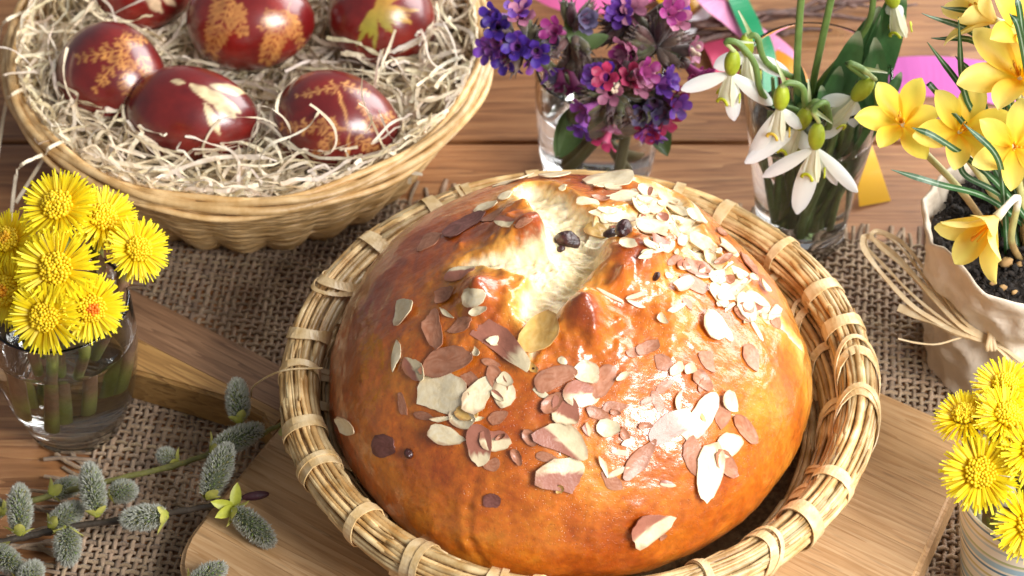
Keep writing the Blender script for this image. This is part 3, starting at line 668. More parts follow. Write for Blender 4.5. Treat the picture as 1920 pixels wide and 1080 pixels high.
# ---- eggs
EGG = [  # centre px, semi axes px (long, short), long-axis screen angle, z of centre, label
    (210, 145, 103, 95, .5, 6.0, 'dark red dyed egg with feathery leaf prints, leftmost in the basket'),
    (361, 220, 122, 90, .15, 5.8, 'dark red dyed egg with a pale snowdrop print, front middle of the basket'),
    (632, 236, 117, 96, .25, 5.9, 'dark red dyed egg with branching fern prints, front right in the basket'),
    (470, 40, 116, 88, .0, 6.2, 'red dyed egg with two leaf prints behind the snowdrop egg'),
    (262, -24, 96, 80, .0, 6.0, 'red dyed egg cut off by the top edge, with a pale petal print'),
    (718, 32, 100, 92, .6, 6.2, 'red dyed egg with a yellow green burst print at the basket back right')]
egg_blobs = []
def spin(X, Y, x1, y1, x2, y2, w, soft=1.6):
    dx, dy = x2 - x1, y2 - y1; L2 = dx * dx + dy * dy; t = ((X - x1) * dx + (Y - y1) * dy) / L2; tc = np.clip(t, 0, 1)
    d = np.hypot(X - (x1 + tc * dx), Y - (y1 + tc * dy)); prof = w * np.sin(np.pi * np.clip(tc, .03, .97)) ** .6
    return sstep(soft, -soft, d - prof)
def frond(X, Y, x0, y0, x1, y1, n, ln, wd, r):
    m = spin(X, Y, x0, y0, x1, y1, 1.6); dx, dy = x1 - x0, y1 - y0; L = math.hypot(dx, dy); ux, uy = dx / L, dy / L
    for i in range(n):
        t = .12 + .86 * (i + r.uniform(-.2, .2)) / (n - 1); l = ln * (1 - .55 * t) * r.uniform(.8, 1.15)
        for sg in (-1, 1):
            vx, vy = ux * .75 - uy * sg * .8, uy * .75 + ux * sg * .8; bx, by = x0 + dx * t, y0 + dy * t
            m = np.maximum(m, spin(X, Y, bx, by, bx + vx * l, by + vy * l, wd * .8, 1.1) * r.uniform(.6, 1))
            for q in (.55,):
                cx, cy = bx + vx * l * q, by + vy * l * q
                for s2 in (-1, 1):
                    m = np.maximum(m, spin(X, Y, cx, cy, cx + (vx - vy * s2) * l * .3, cy + (vy + vx * s2) * l * .3, wd * .5, 1.0) * r.uniform(.5, .9))
    return m
for ei, (px, py, sa, sb, ang, cz, lab) in enumerate(EGG):
    c = at(px, py, cz); dep = (c - CAM).dot(CF); k = dep / FPX; A, B = sa * k * 1.04, sb * k * 1.05
    lx = (CR * math.cos(ang) - CU * math.sin(ang)); nrm = -(c - CAM).normalized(); ly = nrm.cross(lx).normalized()
    NU, NV = 150, 110
    t = np.linspace(0, np.pi, NV); a = np.linspace(0, 2 * np.pi, NU, endpoint=False); T, AA = np.meshgrid(t, a, indexing='ij')
    x = np.cos(T); rr = np.sin(T) * (1 - .10 * x)
    P = np.array(c) + x[..., None] * A * np.array(lx) + (rr * np.cos(AA))[..., None] * B * np.array(ly) + (rr * np.sin(AA))[..., None] * B * np.array(nrm)
    V = P.reshape(-1, 3); X, Y = proj_np(V); r = random.Random(ei + 3); front = ((V - np.array(c)) @ np.array(nrm)) > -.3
    X = X + 2.2 * vnoise(V * 3, 4); Y = Y + 2.2 * vnoise(V * 3, 8); m = np.zeros(len(V)); yel = np.zeros(len(V))
    def fr(*q): 
        global m
        m = np.maximum(m, frond(X, Y, *q, r))
    def sp(*q):
        global m
        m = np.maximum(m, spin(X, Y, *q))
    if ei == 0:
        fr(258, 85, 150, 110, 7, 26, 3.4); fr(235, 95, 180, 165, 6, 22, 3.2); fr(245, 100, 235, 175, 6, 24, 3.2); fr(262, 100, 285, 160, 5, 22, 3); fr(215, 72, 285, 75, 6, 18, 2.8)
    elif ei == 1:
        sp(358, 160, 450, 210, 13, 1.8); sp(395, 160, 462, 175, 9, 1.8); sp(385, 195, 410, 250, 9, 1.8); sp(322, 152, 345, 155, 4); sp(400, 185, 440, 218, 14)
    elif ei == 2:
        sp(632, 160, 655, 245, 2.6); sp(655, 245, 650, 320, 3); sp(620, 235, 655, 245, 2.2); sp(690, 236, 655, 245, 2.2)
        fr(650, 238, 530, 238, 8, 24, 3.4); fr(640, 250, 590, 290, 6, 20, 3); fr(668, 245, 735, 215, 7, 20, 3.2); fr(660, 255, 720, 290, 6, 18, 3); fr(640, 160, 560, 180, 6, 15, 2.6); fr(640, 155, 690, 175, 5, 14, 2.4); fr(672, 190, 690, 220, 4, 10, 2.4)
    elif ei == 3:
        fr(440, -20, 395, 95, 9, 42, 5); fr(430, 0, 455, 60, 6, 28, 4); fr(545, 5, 500, 110, 9, 38, 4.6); fr(540, 20, 565, 85, 6, 22, 3.6); fr(520, 15, 490, 50, 5, 18, 3.4)
    elif ei == 4:
        sp(270, -20, 302, 22, 12); sp(300, -10, 330, 10, 6)
    else:
        for q in range(26):
            b = r.uniform(-2.4, 1.2) + 1.0; l = r.uniform(45, 85); sp(705, 15, 705 + l * math.cos(b), 15 + l * math.sin(b), r.uniform(4, 8)); 
        yel = sstep(80, 20, np.hypot(X - 700, (Y - 85) * .8))
    m = m * front; n1 = fbm(V * .8, 3, ei); dk = .5 + .5 * n1
    base = np.stack([.105 + .10 * dk, .004 + .007 * dk, .006 + .002 * dk], -1)
    if ei > 2: base = base * np.array([1.35, 1.3, 1.0])
    pr = np.array([(.86, .40, .10), (.92, .74, .42), (.86, .42, .13), (.82, .38, .10), (.9, .66, .4), (.72, .40, .06)][ei]); prc = pr[None] * (.8 + .3 * fbm(V * 2.5, 2, 77))[:, None]
    if ei == 5: prc = prc * (1 - yel[:, None]) + np.array((.42, .40, .05)) * yel[:, None]
    m *= .92 if ei in (1, 4) else .82
    colr = base * (1 - m[:, None]) + prc * m[:, None]
    idx = np.arange(NU * NV).reshape(NV, NU); F = np.stack([idx[:-1], np.roll(idx[:-1], -1, 1), np.roll(idx[1:], -1, 1), idx[1:]], -1).reshape(-1, 4)
    mb = MB(); mb.v = [tuple(q) for q in V]; mb.f = [tuple(int(i) for i in q) for q in F]; mb.c = [tuple(q) for q in colr]
    o = mb.build('dyed_egg', M['egg'], None, loc=c); tag(o, lab, 'egg', 'dyed eggs in the bamboo basket'); egg_blobs.append((Vector(c), Vector(lx), A, B))

# ---- wood wool
def make_wool():
    mb = MB(); R0 = 11.3
    def push(p, pad=.10):
        for c, lx, A, B in egg_blobs:
            d = p - c; al = d.dot(lx); pe = d - lx * al; q = math.sqrt((al / (A + pad)) ** 2 + (pe.length / (B + pad)) ** 2)
            if q < 1: p = c + d * (1 / max(q, .05))
        return p
    def curl(p, d, n, step, wd, zc, stiff=.45, zfree=False):
        pts = []; ups = []; k = rv(1); up = (Vector((0, 0, 1)) + rv(.9)).normalized()
        for i in range(n):
            pts.append(p); ups.append(up)
            k = (k + rv(stiff)).normalized(); d = (d + k * .42 + Vector((0, 0, -.02))).normalized(); up = (up + rv(.3)).normalized(); p = p + d * step
            r = math.hypot(p.x - EC.x, p.y - EC.y)
            if not zfree:
                hi = zc + 1.0 + .5 * (r / R0) ** 2; lo = zc - .8
                if p.z > hi: d.z -= .5; p.z = hi
                if p.z < lo: d.z += .5
                Rl = min(R0, eb_r(min(p.z, 6)) - .45)
                if r > Rl: q = Vector((EC.x - p.x, EC.y - p.y, 0)).normalized(); d = (d + q * .9).normalized(); p = p + q * (r - Rl)
            elif r > 11.6 and p.z < 6.1: break
            elif r > 12.0: q = Vector((EC.x - p.x, EC.y - p.y, 0)).normalized(); d = (d + q * .9 + Vector((0, 0, .3))).normalized(); p = p + q * (r - 12.0)
            p = push(p)
        c = random.uniform(.72, 1.12); mb.ribbon(pts, ups, [wd * (1 + .15 * math.sin(i)) for i in range(n)], (c, c * random.uniform(.93, 1.0), c * random.uniform(.80, 1.0)))
    for i in range(3000):
        a = random.uniform(0, 6.283); r = R0 * math.sqrt(random.random()) * .99; zc = 3.0 + 2.6 * (r / R0) ** 2
        p = EC + Vector((r * math.cos(a), r * math.sin(a), zc + random.uniform(-.5, .7))); d = Vector((-math.sin(a), math.cos(a), 0)) * random.choice([1, -1]) + rv(.9)
        curl(push(p), d.normalized(), random.randint(14, 30), random.uniform(.22, .36), random.uniform(.10, .22), zc)
    for i in range(100):              # springy strands that stand proud of the bed or hang over the rim
        a = random.uniform(0, 6.283); r = random.uniform(6.5, 10.8); p = EC + Vector((r * math.cos(a), r * math.sin(a), random.uniform(5.6, 6.4)))
        curl(push(p), (Vector((-math.sin(a), math.cos(a), .35)) * random.choice([1, -1]) + rv(.6)).normalized(), random.randint(10, 20), .3, random.uniform(.1, .17), 5.0, .35, True)
    for px, py, ex, ey in ((30, 330, 20, 415), (80, 300, 30, 380), (10, 200, -10, 330), (770, 255, 768, 345), (0, 60, -20, 140)):
        pts = bez([at(px + 50, py - 40, 6.3), at(px + 12, py - 22, 6.9), at(px, py, 5.4), at(ex, ey, 3.0)], 16); mb.ribbon(pts, [(Vector((0, -.6, .8)) + rv(.3)).normalized() for _ in pts], .17, (1, .97, .9))
    o = mb.build('wood_wool', M['wool'], None, loc=EC, smooth=False, kind='stuff'); o['label'] = 'cream shredded wood wool nest under the dyed eggs'; return o
make_wool()['category'] = 'wood wool'

# ================================================================== GLASSES
def glass_vessel(name, label, c, outer, inner, fill, n=72, rfun=None):
    t = thing(name, label, 'glass', c)
    def dense(pr, k):
        return [(p.x, p.y) for p in bez([Vector((r, z, 0)) for r, z in pr], k)]
    outer = dense(outer[:-1], 60); inner = dense(inner, 50); (r1, z1), (r2, z2) = outer[-1], inner[-1]; rc = (r1 - r2) / 2; zt = min(z1, z2)
    outer = [q for q in outer if q[1] < zt]; inner = [q for q in inner if q[1] < zt]
    lip = [((r1 + r2) / 2 + rc * math.cos(math.pi * i / 8), zt + rc * math.sin(math.pi * i / 8)) for i in range(9)]
    mb = MB(); prof = outer + lip + inner[::-1]; mb.lathe([(0.0, outer[0][1])] + prof + [(0.0, inner[0][1])], n, c, rfun=rfun); mb.build('glass_body', M['glass'], t)
    # water, overlapping the glass by a hair
    pr = [(r + .015, z) for r, z in inner if z < fill - .03]
    rt = np.interp(fill, [z for r, z in inner], [r for r, z in inner]) + .02
    mb = MB(); mb.lathe([(0, inner[0][1] - .02)] + [(r, z - .02 if i == 0 else z) for i, (r, z) in enumerate(pr)] + [(rt, fill), (rt - .25, fill - .06), (0, fill - .08)], n, c); mb.build('water', M['water'], t)
    return t
GL = Vector((-19.75, -8.45, .02))
glass_vessel('drinking_glass', 'rounded drinking glass with coltsfoot stems standing in water', GL,
    [(1.75, 0), (2.1, .08), (2.2, .25), (2.12, .45), (2.35, .75), (2.5, 1.2), (2.72, 1.8), (2.92, 2.6), (3.06, 3.4), (3.22, 4.6), (3.28, 5.6), (3.24, 6.9), (3.18, 7.85), (3.12, 7.9)],
    [(1.7, 1.15), (2.15, 1.3), (2.42, 1.7), (2.68, 2.4), (2.86, 3.3), (3.05, 4.6), (3.1, 5.6), (3.07, 6.9), (3.03, 7.8)], 5.9)
GP = Vector((4.22, 8.1, .02))
glass_vessel('tumbler', 'short clear tumbler holding purple lungwort behind the bread', GP,
    [(2.2, 0), (2.55, .1), (2.7, .5), (2.85, 1.2), (3.0, 3), (3.1, 5), (3.12, 6.9), (3.05, 7.0)], [(1.9, 1.0), (2.45, 1.15), (2.7, 1.6), (2.84, 3), (2.95, 5), (2.98, 6.9)], 4.9,
    rfun=lambda r, z, a: r * (1 + .006 * math.sin(a * 9)))
GS = Vector((13.95, 3.55, .12))
glass_vessel('tall_glass', 'tall tapered glass holding white snowdrops', GS,
    [(1.7, 0), (2.1, .1), (2.18, .5), (2.25, 1.5), (2.5, 3.5), (2.85, 6), (3.2, 8.5), (3.48, 10.4), (3.42, 10.5)], [(1.5, 1.3), (1.95, 1.45), (2.1, 2), (2.35, 3.6), (2.7, 6), (3.06, 8.5), (3.34, 10.4)], 7.2)

# ================================================================== COLTSFOOT
def coltsfoot(head, nrm, root, R, label, group, open_=1.0, dark=0.0):
    head = Vector(head); nrm = Vector(nrm).normalized(); root = Vector(root); t = thing('coltsfoot', label, 'flower', root, group); u, v = perp(nrm)
    mb = MB(); mid = head.lerp(root, .45) + rv(.25); base = head - nrm * .95
    path = bez([base, base - nrm * .8, mid, root], 16); cg = [(.30, .30, .07), (.24, .13, .07), (.26, .27, .06)]
    mb.tube(path, [.24] + [.27] * 14 + [.26], 8, [tuple(lerp(cg[0][k], cg[1 + (i // 2) % 2][k], min(1, i / 5)) for k in range(3)) for i in range(16)]); mb.build('stem', M['stem'], t)
    mb = MB()
    for i in range(2, 12):             # scale leaves on the stem
        p = path[i]; d = (path[max(0, i - 2)] - p).normalized(); a, b = perp(d); q = random.uniform(0, 6.28); o_ = a * math.cos(q) + b * math.sin(q)
        mb.petal(p + o_ * .22, d + o_ * .12, -o_, random.uniform(.9, 1.3), .5, cup=-.25, bend=-.1, nu=4, nv=2, c0=(.30, .26, .10), c1=(.26, .12, .07))
    mb.build('scale_leaves', M['leaf'], t)
    mb = MB()                          # involucre cup
    for k in range(16):
        a = 2 * math.pi * k / 16; o_ = u * math.cos(a) + v * math.sin(a); mb.petal(base + o_ * .22, nrm * .9 + o_ * .45, -o_ + nrm * .2, 1.15, .30, nu=4, nv=2, bend=-.35, c0=(.16, .20, .05), c1=(.24, .20, .06))
    mb.build('involucre', M['leaf'], t)
    mb = MB(); n = 225; rd = R * .36
    for k in range(n):
        a = 2 * math.pi * k / n * 3 + random.uniform(-.08, .08); lay = k % 3; o_ = u * math.cos(a) + v * math.sin(a)
        el = (.02, .16, .34)[lay] * (2 - open_) + random.uniform(-.10, .12); L = (R - rd * .8) * random.uniform(.78, 1.10) * (1, .95, .84)[lay]
        d = o_ * math.cos(el) + nrm * math.sin(el); g = random.uniform(.88, 1.06)
        tw = nrm + (u * math.sin(a) - v * math.cos(a)) * random.uniform(-.5, .5)
        mb.petal(head + o_ * rd * .78 - nrm * (.10 + .05 * (2 - lay)), d, tw, L, R * random.uniform(.045, .066), prof=lambda q: .7 + .3 * min(1, q * 3) if q < .93 else .6, nu=4, nv=1, bend=random.uniform(-.25, .38),
                 c0=(.93 * g, .68 * g, .004), c1=(.98 * g, .84 * g, .016))
    mb.build('ray_florets', M['ray'], t, kind='stuff')
    mb = MB(); ga = math.pi * (3 - math.sqrt(5)); nd = 75
    for k in range(nd):
        q = math.sqrt((k + .5) / nd); a = k * ga; o_ = u * math.cos(a) + v * math.sin(a); p = head + o_ * rd * q + nrm * (.22 * (1 - q * q) + random.uniform(0, .10)); dn = (nrm + o_ * .35 * q).normalized()
        x, y = perp(dn); r = R * .056 * random.uniform(.75, 1.2); c = random.uniform(.85, 1.05); ctr = dark * (1 if q < .45 else 0)
        mb.blob(p, (x * r, y * r, dn * r * 1.9), 6, 4, (.96 * c, (.68 - .42 * ctr) * c, .012))
    mb.blob(head - nrm * .1, (u * rd, v * rd, nrm * .28), 14, 6, (.78, .50, .01)); mb.build('disc_florets', M['disc'], t, kind='stuff')
    return t
TOC = -CF
def facing(dx, dy, k=1.0): return (TOC * k + CR * dx + CU * dy).normalized()
GRP1 = 'coltsfoot flowers in the left drinking glass'
for (px, py, y, R, nx, ny, rx, ry, lab, op, dk) in [
    (108, 385, -8.0, 1.75, -.15, .42, -.8, .9, 'yellow coltsfoot flower at the top of the left bouquet', .9, 0),
    (194, 408, -7.0, 1.62, .35, .50, .5, 1.2, 'yellow coltsfoot flower at the upper right, behind the topmost bloom of the left bouquet', .8, 0),
    (260, 467, -8.6, 1.45, .42, .12, 1.3, .3, 'yellow coltsfoot flower farthest right in the left bouquet', 1.0, 0),
    (105, 503, -10.6, 1.85, -.02, .10, -.3, -.3, 'large fully open yellow coltsfoot flower in the middle of the left bouquet', 1.0, 0),
    (84, 594, -12.2, 1.68, -.10, -.10, -.6, -1.2, 'lowest yellow coltsfoot flower over the front rim of the left glass', .85, 0),
    (172, 578, -11.6, 1.55, .38, -.12, .6, -.8, 'yellow coltsfoot flower with an orange centre at the lower right of the left bouquet', .75, 1.0),
    (12, 545, -10.2, 1.7, -.55, .0, -1.4, -.2, 'yellow coltsfoot flower with orange centre cut by the left frame edge', .8, .6),
    (14, 450, -8.2, 1.5, -.35, .45, -1.2, .6, 'yellow coltsfoot flower at the upper left, partly cut by the frame', .6, .4)]:
    coltsfoot(aty(px, py, y), facing(nx, ny), GL + Vector((rx, ry, 1.6 + random.random())), R, lab, GRP1, op, dk)

# ================================================================== MUG
MG = Vector((21.55, -18.0, .3)); mug = thing('striped_mug', 'cream mug with blue, yellow and green stripes holding coltsfoot', 'mug', MG)
mb = MB(); hz = 6.2; cs = []; prof = []; STR = [(.90, .85, .70), (.90, .85, .70), (.52, .62, .62), (.90, .85, .70), (.66, .56, .20), (.90, .85, .70), (.90, .85, .70), (.05, .19, .30), (.90, .85, .70), (.35, .55, .66), (.35, .55, .66), (.78, .74, .60), (.45, .50, .22), (.90, .85, .70)]
nz = 150
for i in range(nz + 1):
    z = hz * i / nz; r = 2.35 + .80 * (z / hz) ** 1.1; prof.append((r, z)); q = (z / hz * 2.6 * len(STR)) % len(STR); cs += [STR[int(q)]] * 96
inn = [(3.09, hz + .06), (3.01, hz + .02), (2.94, hz - .15)] + [(2.17 + .75 * (z / hz), z) for z in np.linspace(hz - .4, .4, 10)] + [(0, .4)]
cs += [(.82, .77, .60)] * (96 * len(inn)); mb.lathe(prof + inn, 96, MG, col=cs); M['mug'] = mat('glazed_ceramic', attr=True, rough=.3, coat=.6, crough=.08); mb.build('mug_body', M['mug'], mug)
GRP2 = 'coltsfoot flowers in the striped mug'
for (px, py, y, R, nx, ny, rx, ry, lab, op, dk) in [
    (1886, 722, -17.0, 1.42, -.05, .75, .6, 1.2, 'topmost yellow coltsfoot flower above the striped mug', .8, 0),
    (1808, 778, -18.2, 1.35, -.42, 1.05, -.9, .8, 'yellow coltsfoot flower seen from the side, leftmost above the striped mug', .55, 0),
    (1890, 778, -18.6, 1.45, .25, .50, .8, .4, 'yellow coltsfoot flower with a dense centre behind the front bloom of the mug', .7, 0),
    (1839, 886, -20.6, 1.68, -.12, .14, -.9, -.9, 'large yellow coltsfoot flower hanging over the left rim of the mug', .9, 0),
    (1938, 845, -20.0, 1.5, .35, .2, 1.4, 0, 'yellow coltsfoot flower cut by the right frame edge above the mug', .9, 0),
    (1932, 985, -22.3, 1.6, .25, -.05, .8, -1.5, 'lowest yellow coltsfoot flower cut by the right frame edge', .9, 0)]:
    coltsfoot(aty(px, py, y), facing(nx, ny), MG + Vector((rx, ry, 1.5)), R, lab, GRP2, op, dk)

# ================================================================== CROCUS POT
PC = Vector((23.6, -4.05, .25)); pot = thing('flower_pot', 'flower pot wrapped in crumpled brown paper, full of dark soil', 'flower pot', PC)
def paper_r(r, z, a):
    f = math.sin(a * 5 + z * .6) * .5 + math.sin(a * 11 - z * .9 + 1) * .3 + math.sin(a * 3 + 2.1) * .6
    return r + f * .16 * (.4 + z / 8) - .30 * math.exp(-((z - 5.0 - .25 * math.sin(a * 4)) / .55) ** 2)
mb = MB(); n = 150
prof = [(4.25 + 1.05 * (z / 8.2), z) for z in np.linspace(0, 8.2, 34)]
def topz(a): return .35 * math.sin(a * 2 + .5) + .25 * math.sin(a * 5 + 1) + .12 * math.sin(a * 9)
vs = []; m_ = len(prof) + 3
for i in range(m_):
    for k in range(n):
        a = 2 * math.pi * k / n
        if i < len(prof): r, z = prof[i]; r = paper_r(r, z, a); z = z + topz(a) * (z / 8.2) ** 4
        else: j = i - len(prof); r = paper_r(5.30, 8.2, a) - (.10, .22, .35)[j]; z = 8.2 + topz(a) + (.03, -.25, -1.6)[j]
        p = PC + Vector((r * math.cos(a), r * math.sin(a), z)); vs.append(p)
V = np.array([tuple(v) for v in vs]); rs = np.random.RandomState(4); sa = rs.uniform(0, 6.283, 120); sd_ = np.stack([np.array(PC)[0] + 4.9 * np.cos(sa), np.array(PC)[1] + 4.9 * np.sin(sa), np.array(PC)[2] + rs.uniform(0, 8.6, 120)], -1); dd_ = np.sort(np.linalg.norm(V[:, None] - sd_[None], axis=-1), axis=1); nz_ = .75 * dd_[:, 0] - .35 * dd_[:, 1] + .35 * fbm(V * .8, 2, 60); 
cen = np.array(PC); dirs = V - cen; dirs[:, 2] = 0; dirs /= np.maximum(np.linalg.norm(dirs, axis=1, keepdims=True), 1e-6); V = V + dirs * (nz_ * .55)[:, None]
fs = [(i * n + k, i * n + (k + 1) % n, (i + 1) * n + (k + 1) % n, (i + 1) * n + k) for i in range(m_ - 1) for k in range(n)]
MB().add([tuple(v) for v in V], fs).build('paper_wrap', M['paper'], pot, smooth=True)
mb = MB(); pv = []
mb.lathe([(0, 6.9), (1.5, 7.0), (3, 7.0), (4.0, 6.9), (4.9, 6.7)], 60, PC); V = np.array(mb.v); V[:, 2] += .35 * fbm(V * 1.1, 3, 5); mb.v = [tuple(v) for v in V]
for k in range(1500):
    a = random.uniform(0, 6.28); r = 4.7 * math.sqrt(random.random()); s_ = random.choice([.06, .09, .13, .2]); mb.blob(PC + Vector((r * math.cos(a), r * math.sin(a), 7.0 + random.uniform(-.05, .3))), (rv(1).normalized() * s_, rv(1).normalized() * s_, rv(1).normalized() * s_), 5, 4)
mb.build('soil', M['soil'], pot, kind='stuff')
M['grit'] = mat('soil_grit', (.30, .17, .06), (.48, .30, .12), scale=2, rough=.8)
for (px, py, s_) in ((1887, 492, .32), (1850, 505, .2), (1862, 530, .17), (1912, 495, .16), (1880, 540, .2), (1902, 548, .14)):
    MB().blob(at(px, py, 7.5), (Vector((s_, .03, 0)), Vector((0, s_ * .8, 0)), Vector((0, 0, s_ * .7))), 10, 7, jit=.18).build('soil_lump', M['grit'], pot)

# ---- raffia
raf = thing('raffia_tie', 'knotted bow of dry raffia tied round the paper pot', 'raffia', at(1855, 636, 4.6))
K0 = at(1856, 636, 4.9)
def strand(pts, wd, n=26, th=.05, roll=0.0):
    p = bez(pts, n); mb = MB(); mb.ribbon(p, [(TOC + CR * math.sin(roll + i * .22) * .8 + Vector((0, 0, .5))).normalized() for i in range(n)], [wd * (1 + .12 * math.sin(i * .9)) for i in range(n)], thick=th); mb.build('raffia_strand', M['raffia'], raf, smooth=False)
def PZ(*q): return at(*q)
strand([K0, PZ(1800, 610, 5.4), PZ(1740, 545, 5.8), PZ(1680, 480, 6.0), PZ(1630, 445, 6.0), PZ(1618, 447, 6.1), PZ(1622, 470, 5.9), PZ(1660, 520, 5.6), PZ(1720, 580, 5.2), PZ(1800, 622, 5.0), K0], .24, 50)
strand([K0, PZ(1805, 600, 5.5), PZ(1750, 525, 6.0), PZ(1695, 458, 6.3), PZ(1650, 433, 6.4), PZ(1634, 440, 6.4), PZ(1650, 462, 6.2), PZ(1700, 505, 5.9), PZ(1760, 570, 5.5), PZ(1815, 615, 5.2), K0], .17, 50)
strand([K0, PZ(1790, 612, 5.2), PZ(1720, 560, 5.5), PZ(1660, 500, 5.7), PZ(1625, 462, 5.8), PZ(1628, 440, 6.2), PZ(1660, 440, 6.3), PZ(1700, 475, 6.2), PZ(1770, 565, 5.6), K0], .13, 46)
strand([K0, PZ(1810, 625, 5.1), PZ(1750, 600, 5.0), PZ(1684, 576, 4.9)], .40, 20, .12)
strand([K0, PZ(1810, 632, 4.9), PZ(1760, 645, 4.5), PZ(1720, 643, 4.3), PZ(1684, 635, 4.3)], .07, 22)
strand([K0, PZ(1885, 645, 4.7), PZ(1930, 650, 4.5), PZ(1990, 640, 4.5)], .42, 14)
strand([K0, PZ(1880, 660, 4.8), PZ(1905, 690, 4.6), PZ(1935, 730, 4.4)], .24, 14)
strand([K0, PZ(1885, 655, 4.9), PZ(1920, 680, 4.8), PZ(1965, 700, 4.6)], .2, 14)
strand([K0, PZ(1890, 640, 4.9), PZ(1930, 632, 4.9), PZ(1980, 615, 4.8)], .22, 14)
for i in range(3):
    c = K0 + CR * (.12 * (i - 1)) + TOC * .1; mb = MB(); mb.tube([c + (CU * math.cos(a) * .45 + TOC * math.sin(a) * .35) + CR * .06 * math.sin(a * 2 + i) for a in [k / 20 * 6.283 for k in range(21)]], .11, 7, cap=False); mb.build('knot_loop', M['raffia'], raf)

# ---- crocuses
YD, YP = (.96, .71, .012), (.98, .89, .15)
def crocus(px, py, y, axis, L, spread, roll, label, soil=None, pale=0.0, tubew=.16, W=.50):
    c = aty(px, py, y); ax = Vector(axis).normalized(); u, v = perp(ax); root = soil or Vector((c.x * .3 + PC.x * .7, c.y * .3 + PC.y * .7, PC.z + 6.9))
    t = thing('crocus', label, 'flower', root, 'yellow crocuses in the paper-wrapped pot')
    base = c - ax * L * .42
    path = bez([base, base - ax * L * .5, root.lerp(base, .4) + Vector((0, 0, .3)), root], 16); mb = MB()
    mb.tube(path, [.24, .2] + [tubew] * 13 + [.22], 8, [(.82, .74, .50)] * 2 + [(.80, .76, .66)] * 5 + [(.45, .42, .16)] * 4 + [(.40, .26, .10)] * 5); mb.build('flower_tube', M['stem'], t)
    for k in range(6):
        inner = k % 2; a = roll + k * math.pi / 3; o_ = u * math.cos(a) + v * math.sin(a); sp = spread * (1.0 if not inner else .82) + random.uniform(-.13, .13)
        d = ax * math.cos(sp * .62) + o_ * math.sin(sp * .62); g = random.uniform(.93, 1.05); pl = min(1, pale * .7 + random.uniform(0, .22))
        tipc = tuple(lerp(YP[q], (.92, .80, .36)[q], pl) * g for q in range(3)); mb = MB()
        mb.petal(base + o_ * .1, d, ax - o_ * .4 + rv(.08), L * random.uniform(.95, 1.05), L * W * (1 if not inner else .9), cup=.42, bend=sp * .55 - .1, nu=12, nv=8, c0=YD, c1=tipc, wob=.04, streak=.28,
                 prof=lambda q: (.18 + .82 * math.sin(min(q / .62, 1) * math.pi / 2) ** 1.3) if q < .62 else max(0, 1 - ((q - .62) / .385) ** 1.9) ** .68)
        mb.build('tepal', M['crocus'], t)
    mb = MB()
    for k in range(3):
        a = roll + k * 2.094 + .5; o_ = u * math.cos(a) + v * math.sin(a); mb.tube([base + ax * .4 + o_ * .05, base + ax * L * .38 + o_ * .16, base + ax * L * .55 + o_ * .2], [.04, .06, .05], 6, (.86, .45, .02))
    mb.tube([base + ax * .4, base + ax * L * .6], [.05, .07], 6, (.85, .30, .01)); mb.build('stamens', M['disc'], t)
    return t
c1 = crocus(1688, 222, -3.6, facing(-.25, .25), 2.25, 1.2, .35, 'deep yellow open crocus farthest left over the pot')
c2 = crocus(1808, 240, -4.6, facing(.05, .12), 2.5, 1.3, .15, 'open yellow crocus between the leftmost bloom and the right edge blooms', pale=.2)
c3 = crocus(1905, 128, -5.0, facing(-.35, .3), 2.8, 1.2, .75, 'large pale yellow crocus high at the right edge', pale=.55)
c4 = crocus(1905, 275, -6.2, facing(-.1, -.05), 2.2, 1.2, .5, 'yellow crocus with round tepals just below the large pale one', pale=.3)
c5 = crocus(1836, 438, -8.6, (CR * -.72 + CU * -.62 + TOC * .35), 2.75, .95, .2, 'drooping pale yellow crocus hanging over the soil', pale=.5)
c6 = crocus(1832, 18, -2.0, facing(-.55, .35, .1), 2.3, 1.0, .2, 'pale crocus seen from behind at the top edge', pale=.8)
c7 = crocus(1925, 45, -3.5, facing(.1, .3), 2.2, 1.1, .3, 'deep yellow crocus at the top right corner')
LV = [((1729, 25), (1839, 75), -2), ((1764, 12), (1847, 44), -1.6), ((1746, 71), (1842, 88), -2.4), ((1740, 80), (1819, 186), -3), ((1797, 33), (1814, 190), -3.2), ((1792, 105), (1833, 158), -2.8), ((1710, 239), (1761, 261), -5),
      ((1807, 232), (1867, 290), -7), ((1905, -10), (1915, 40), -5), ((1671, 318), (1760, 345), -6.5), ((1893, 25), (1912, 60), -6), ((1742, 160), (1752, 168), -3.3), ((1800, 300), (1812, 330), -5)]
own = [c1, c6, c2, c1, c2, c7, c4, c4, c7, c5, c3, c3, c2]
for (tip, mid, y), th_ in zip(LV, own):
    tp = aty(*tip, y); mp_ = aty(*mid, y - .3); rt = PC + Vector((random.uniform(-1.6, 1.0), random.uniform(-1.4, 1.2), 6.9)); pts = bez([rt, rt.lerp(mp_, .55) + Vector((0, 0, .7)), mp_, tp], 22); mb = MB()
    nn = [(TOC + rv(.1)).normalized()] * 22; wd = [.26 * min(1, (1 - i / 21) * 6 + .08) for i in range(22)]
    mb.ribbon(pts, nn, wd, (.035, .115, .03), thick=.07)
    mb.ribbon([p + TOC * .012 for p in pts], nn, [x * .22 for x in wd], (.30, .42, .28), thick=.006)
    mb.build('leaf', M['leaf'], th_, smooth=False)

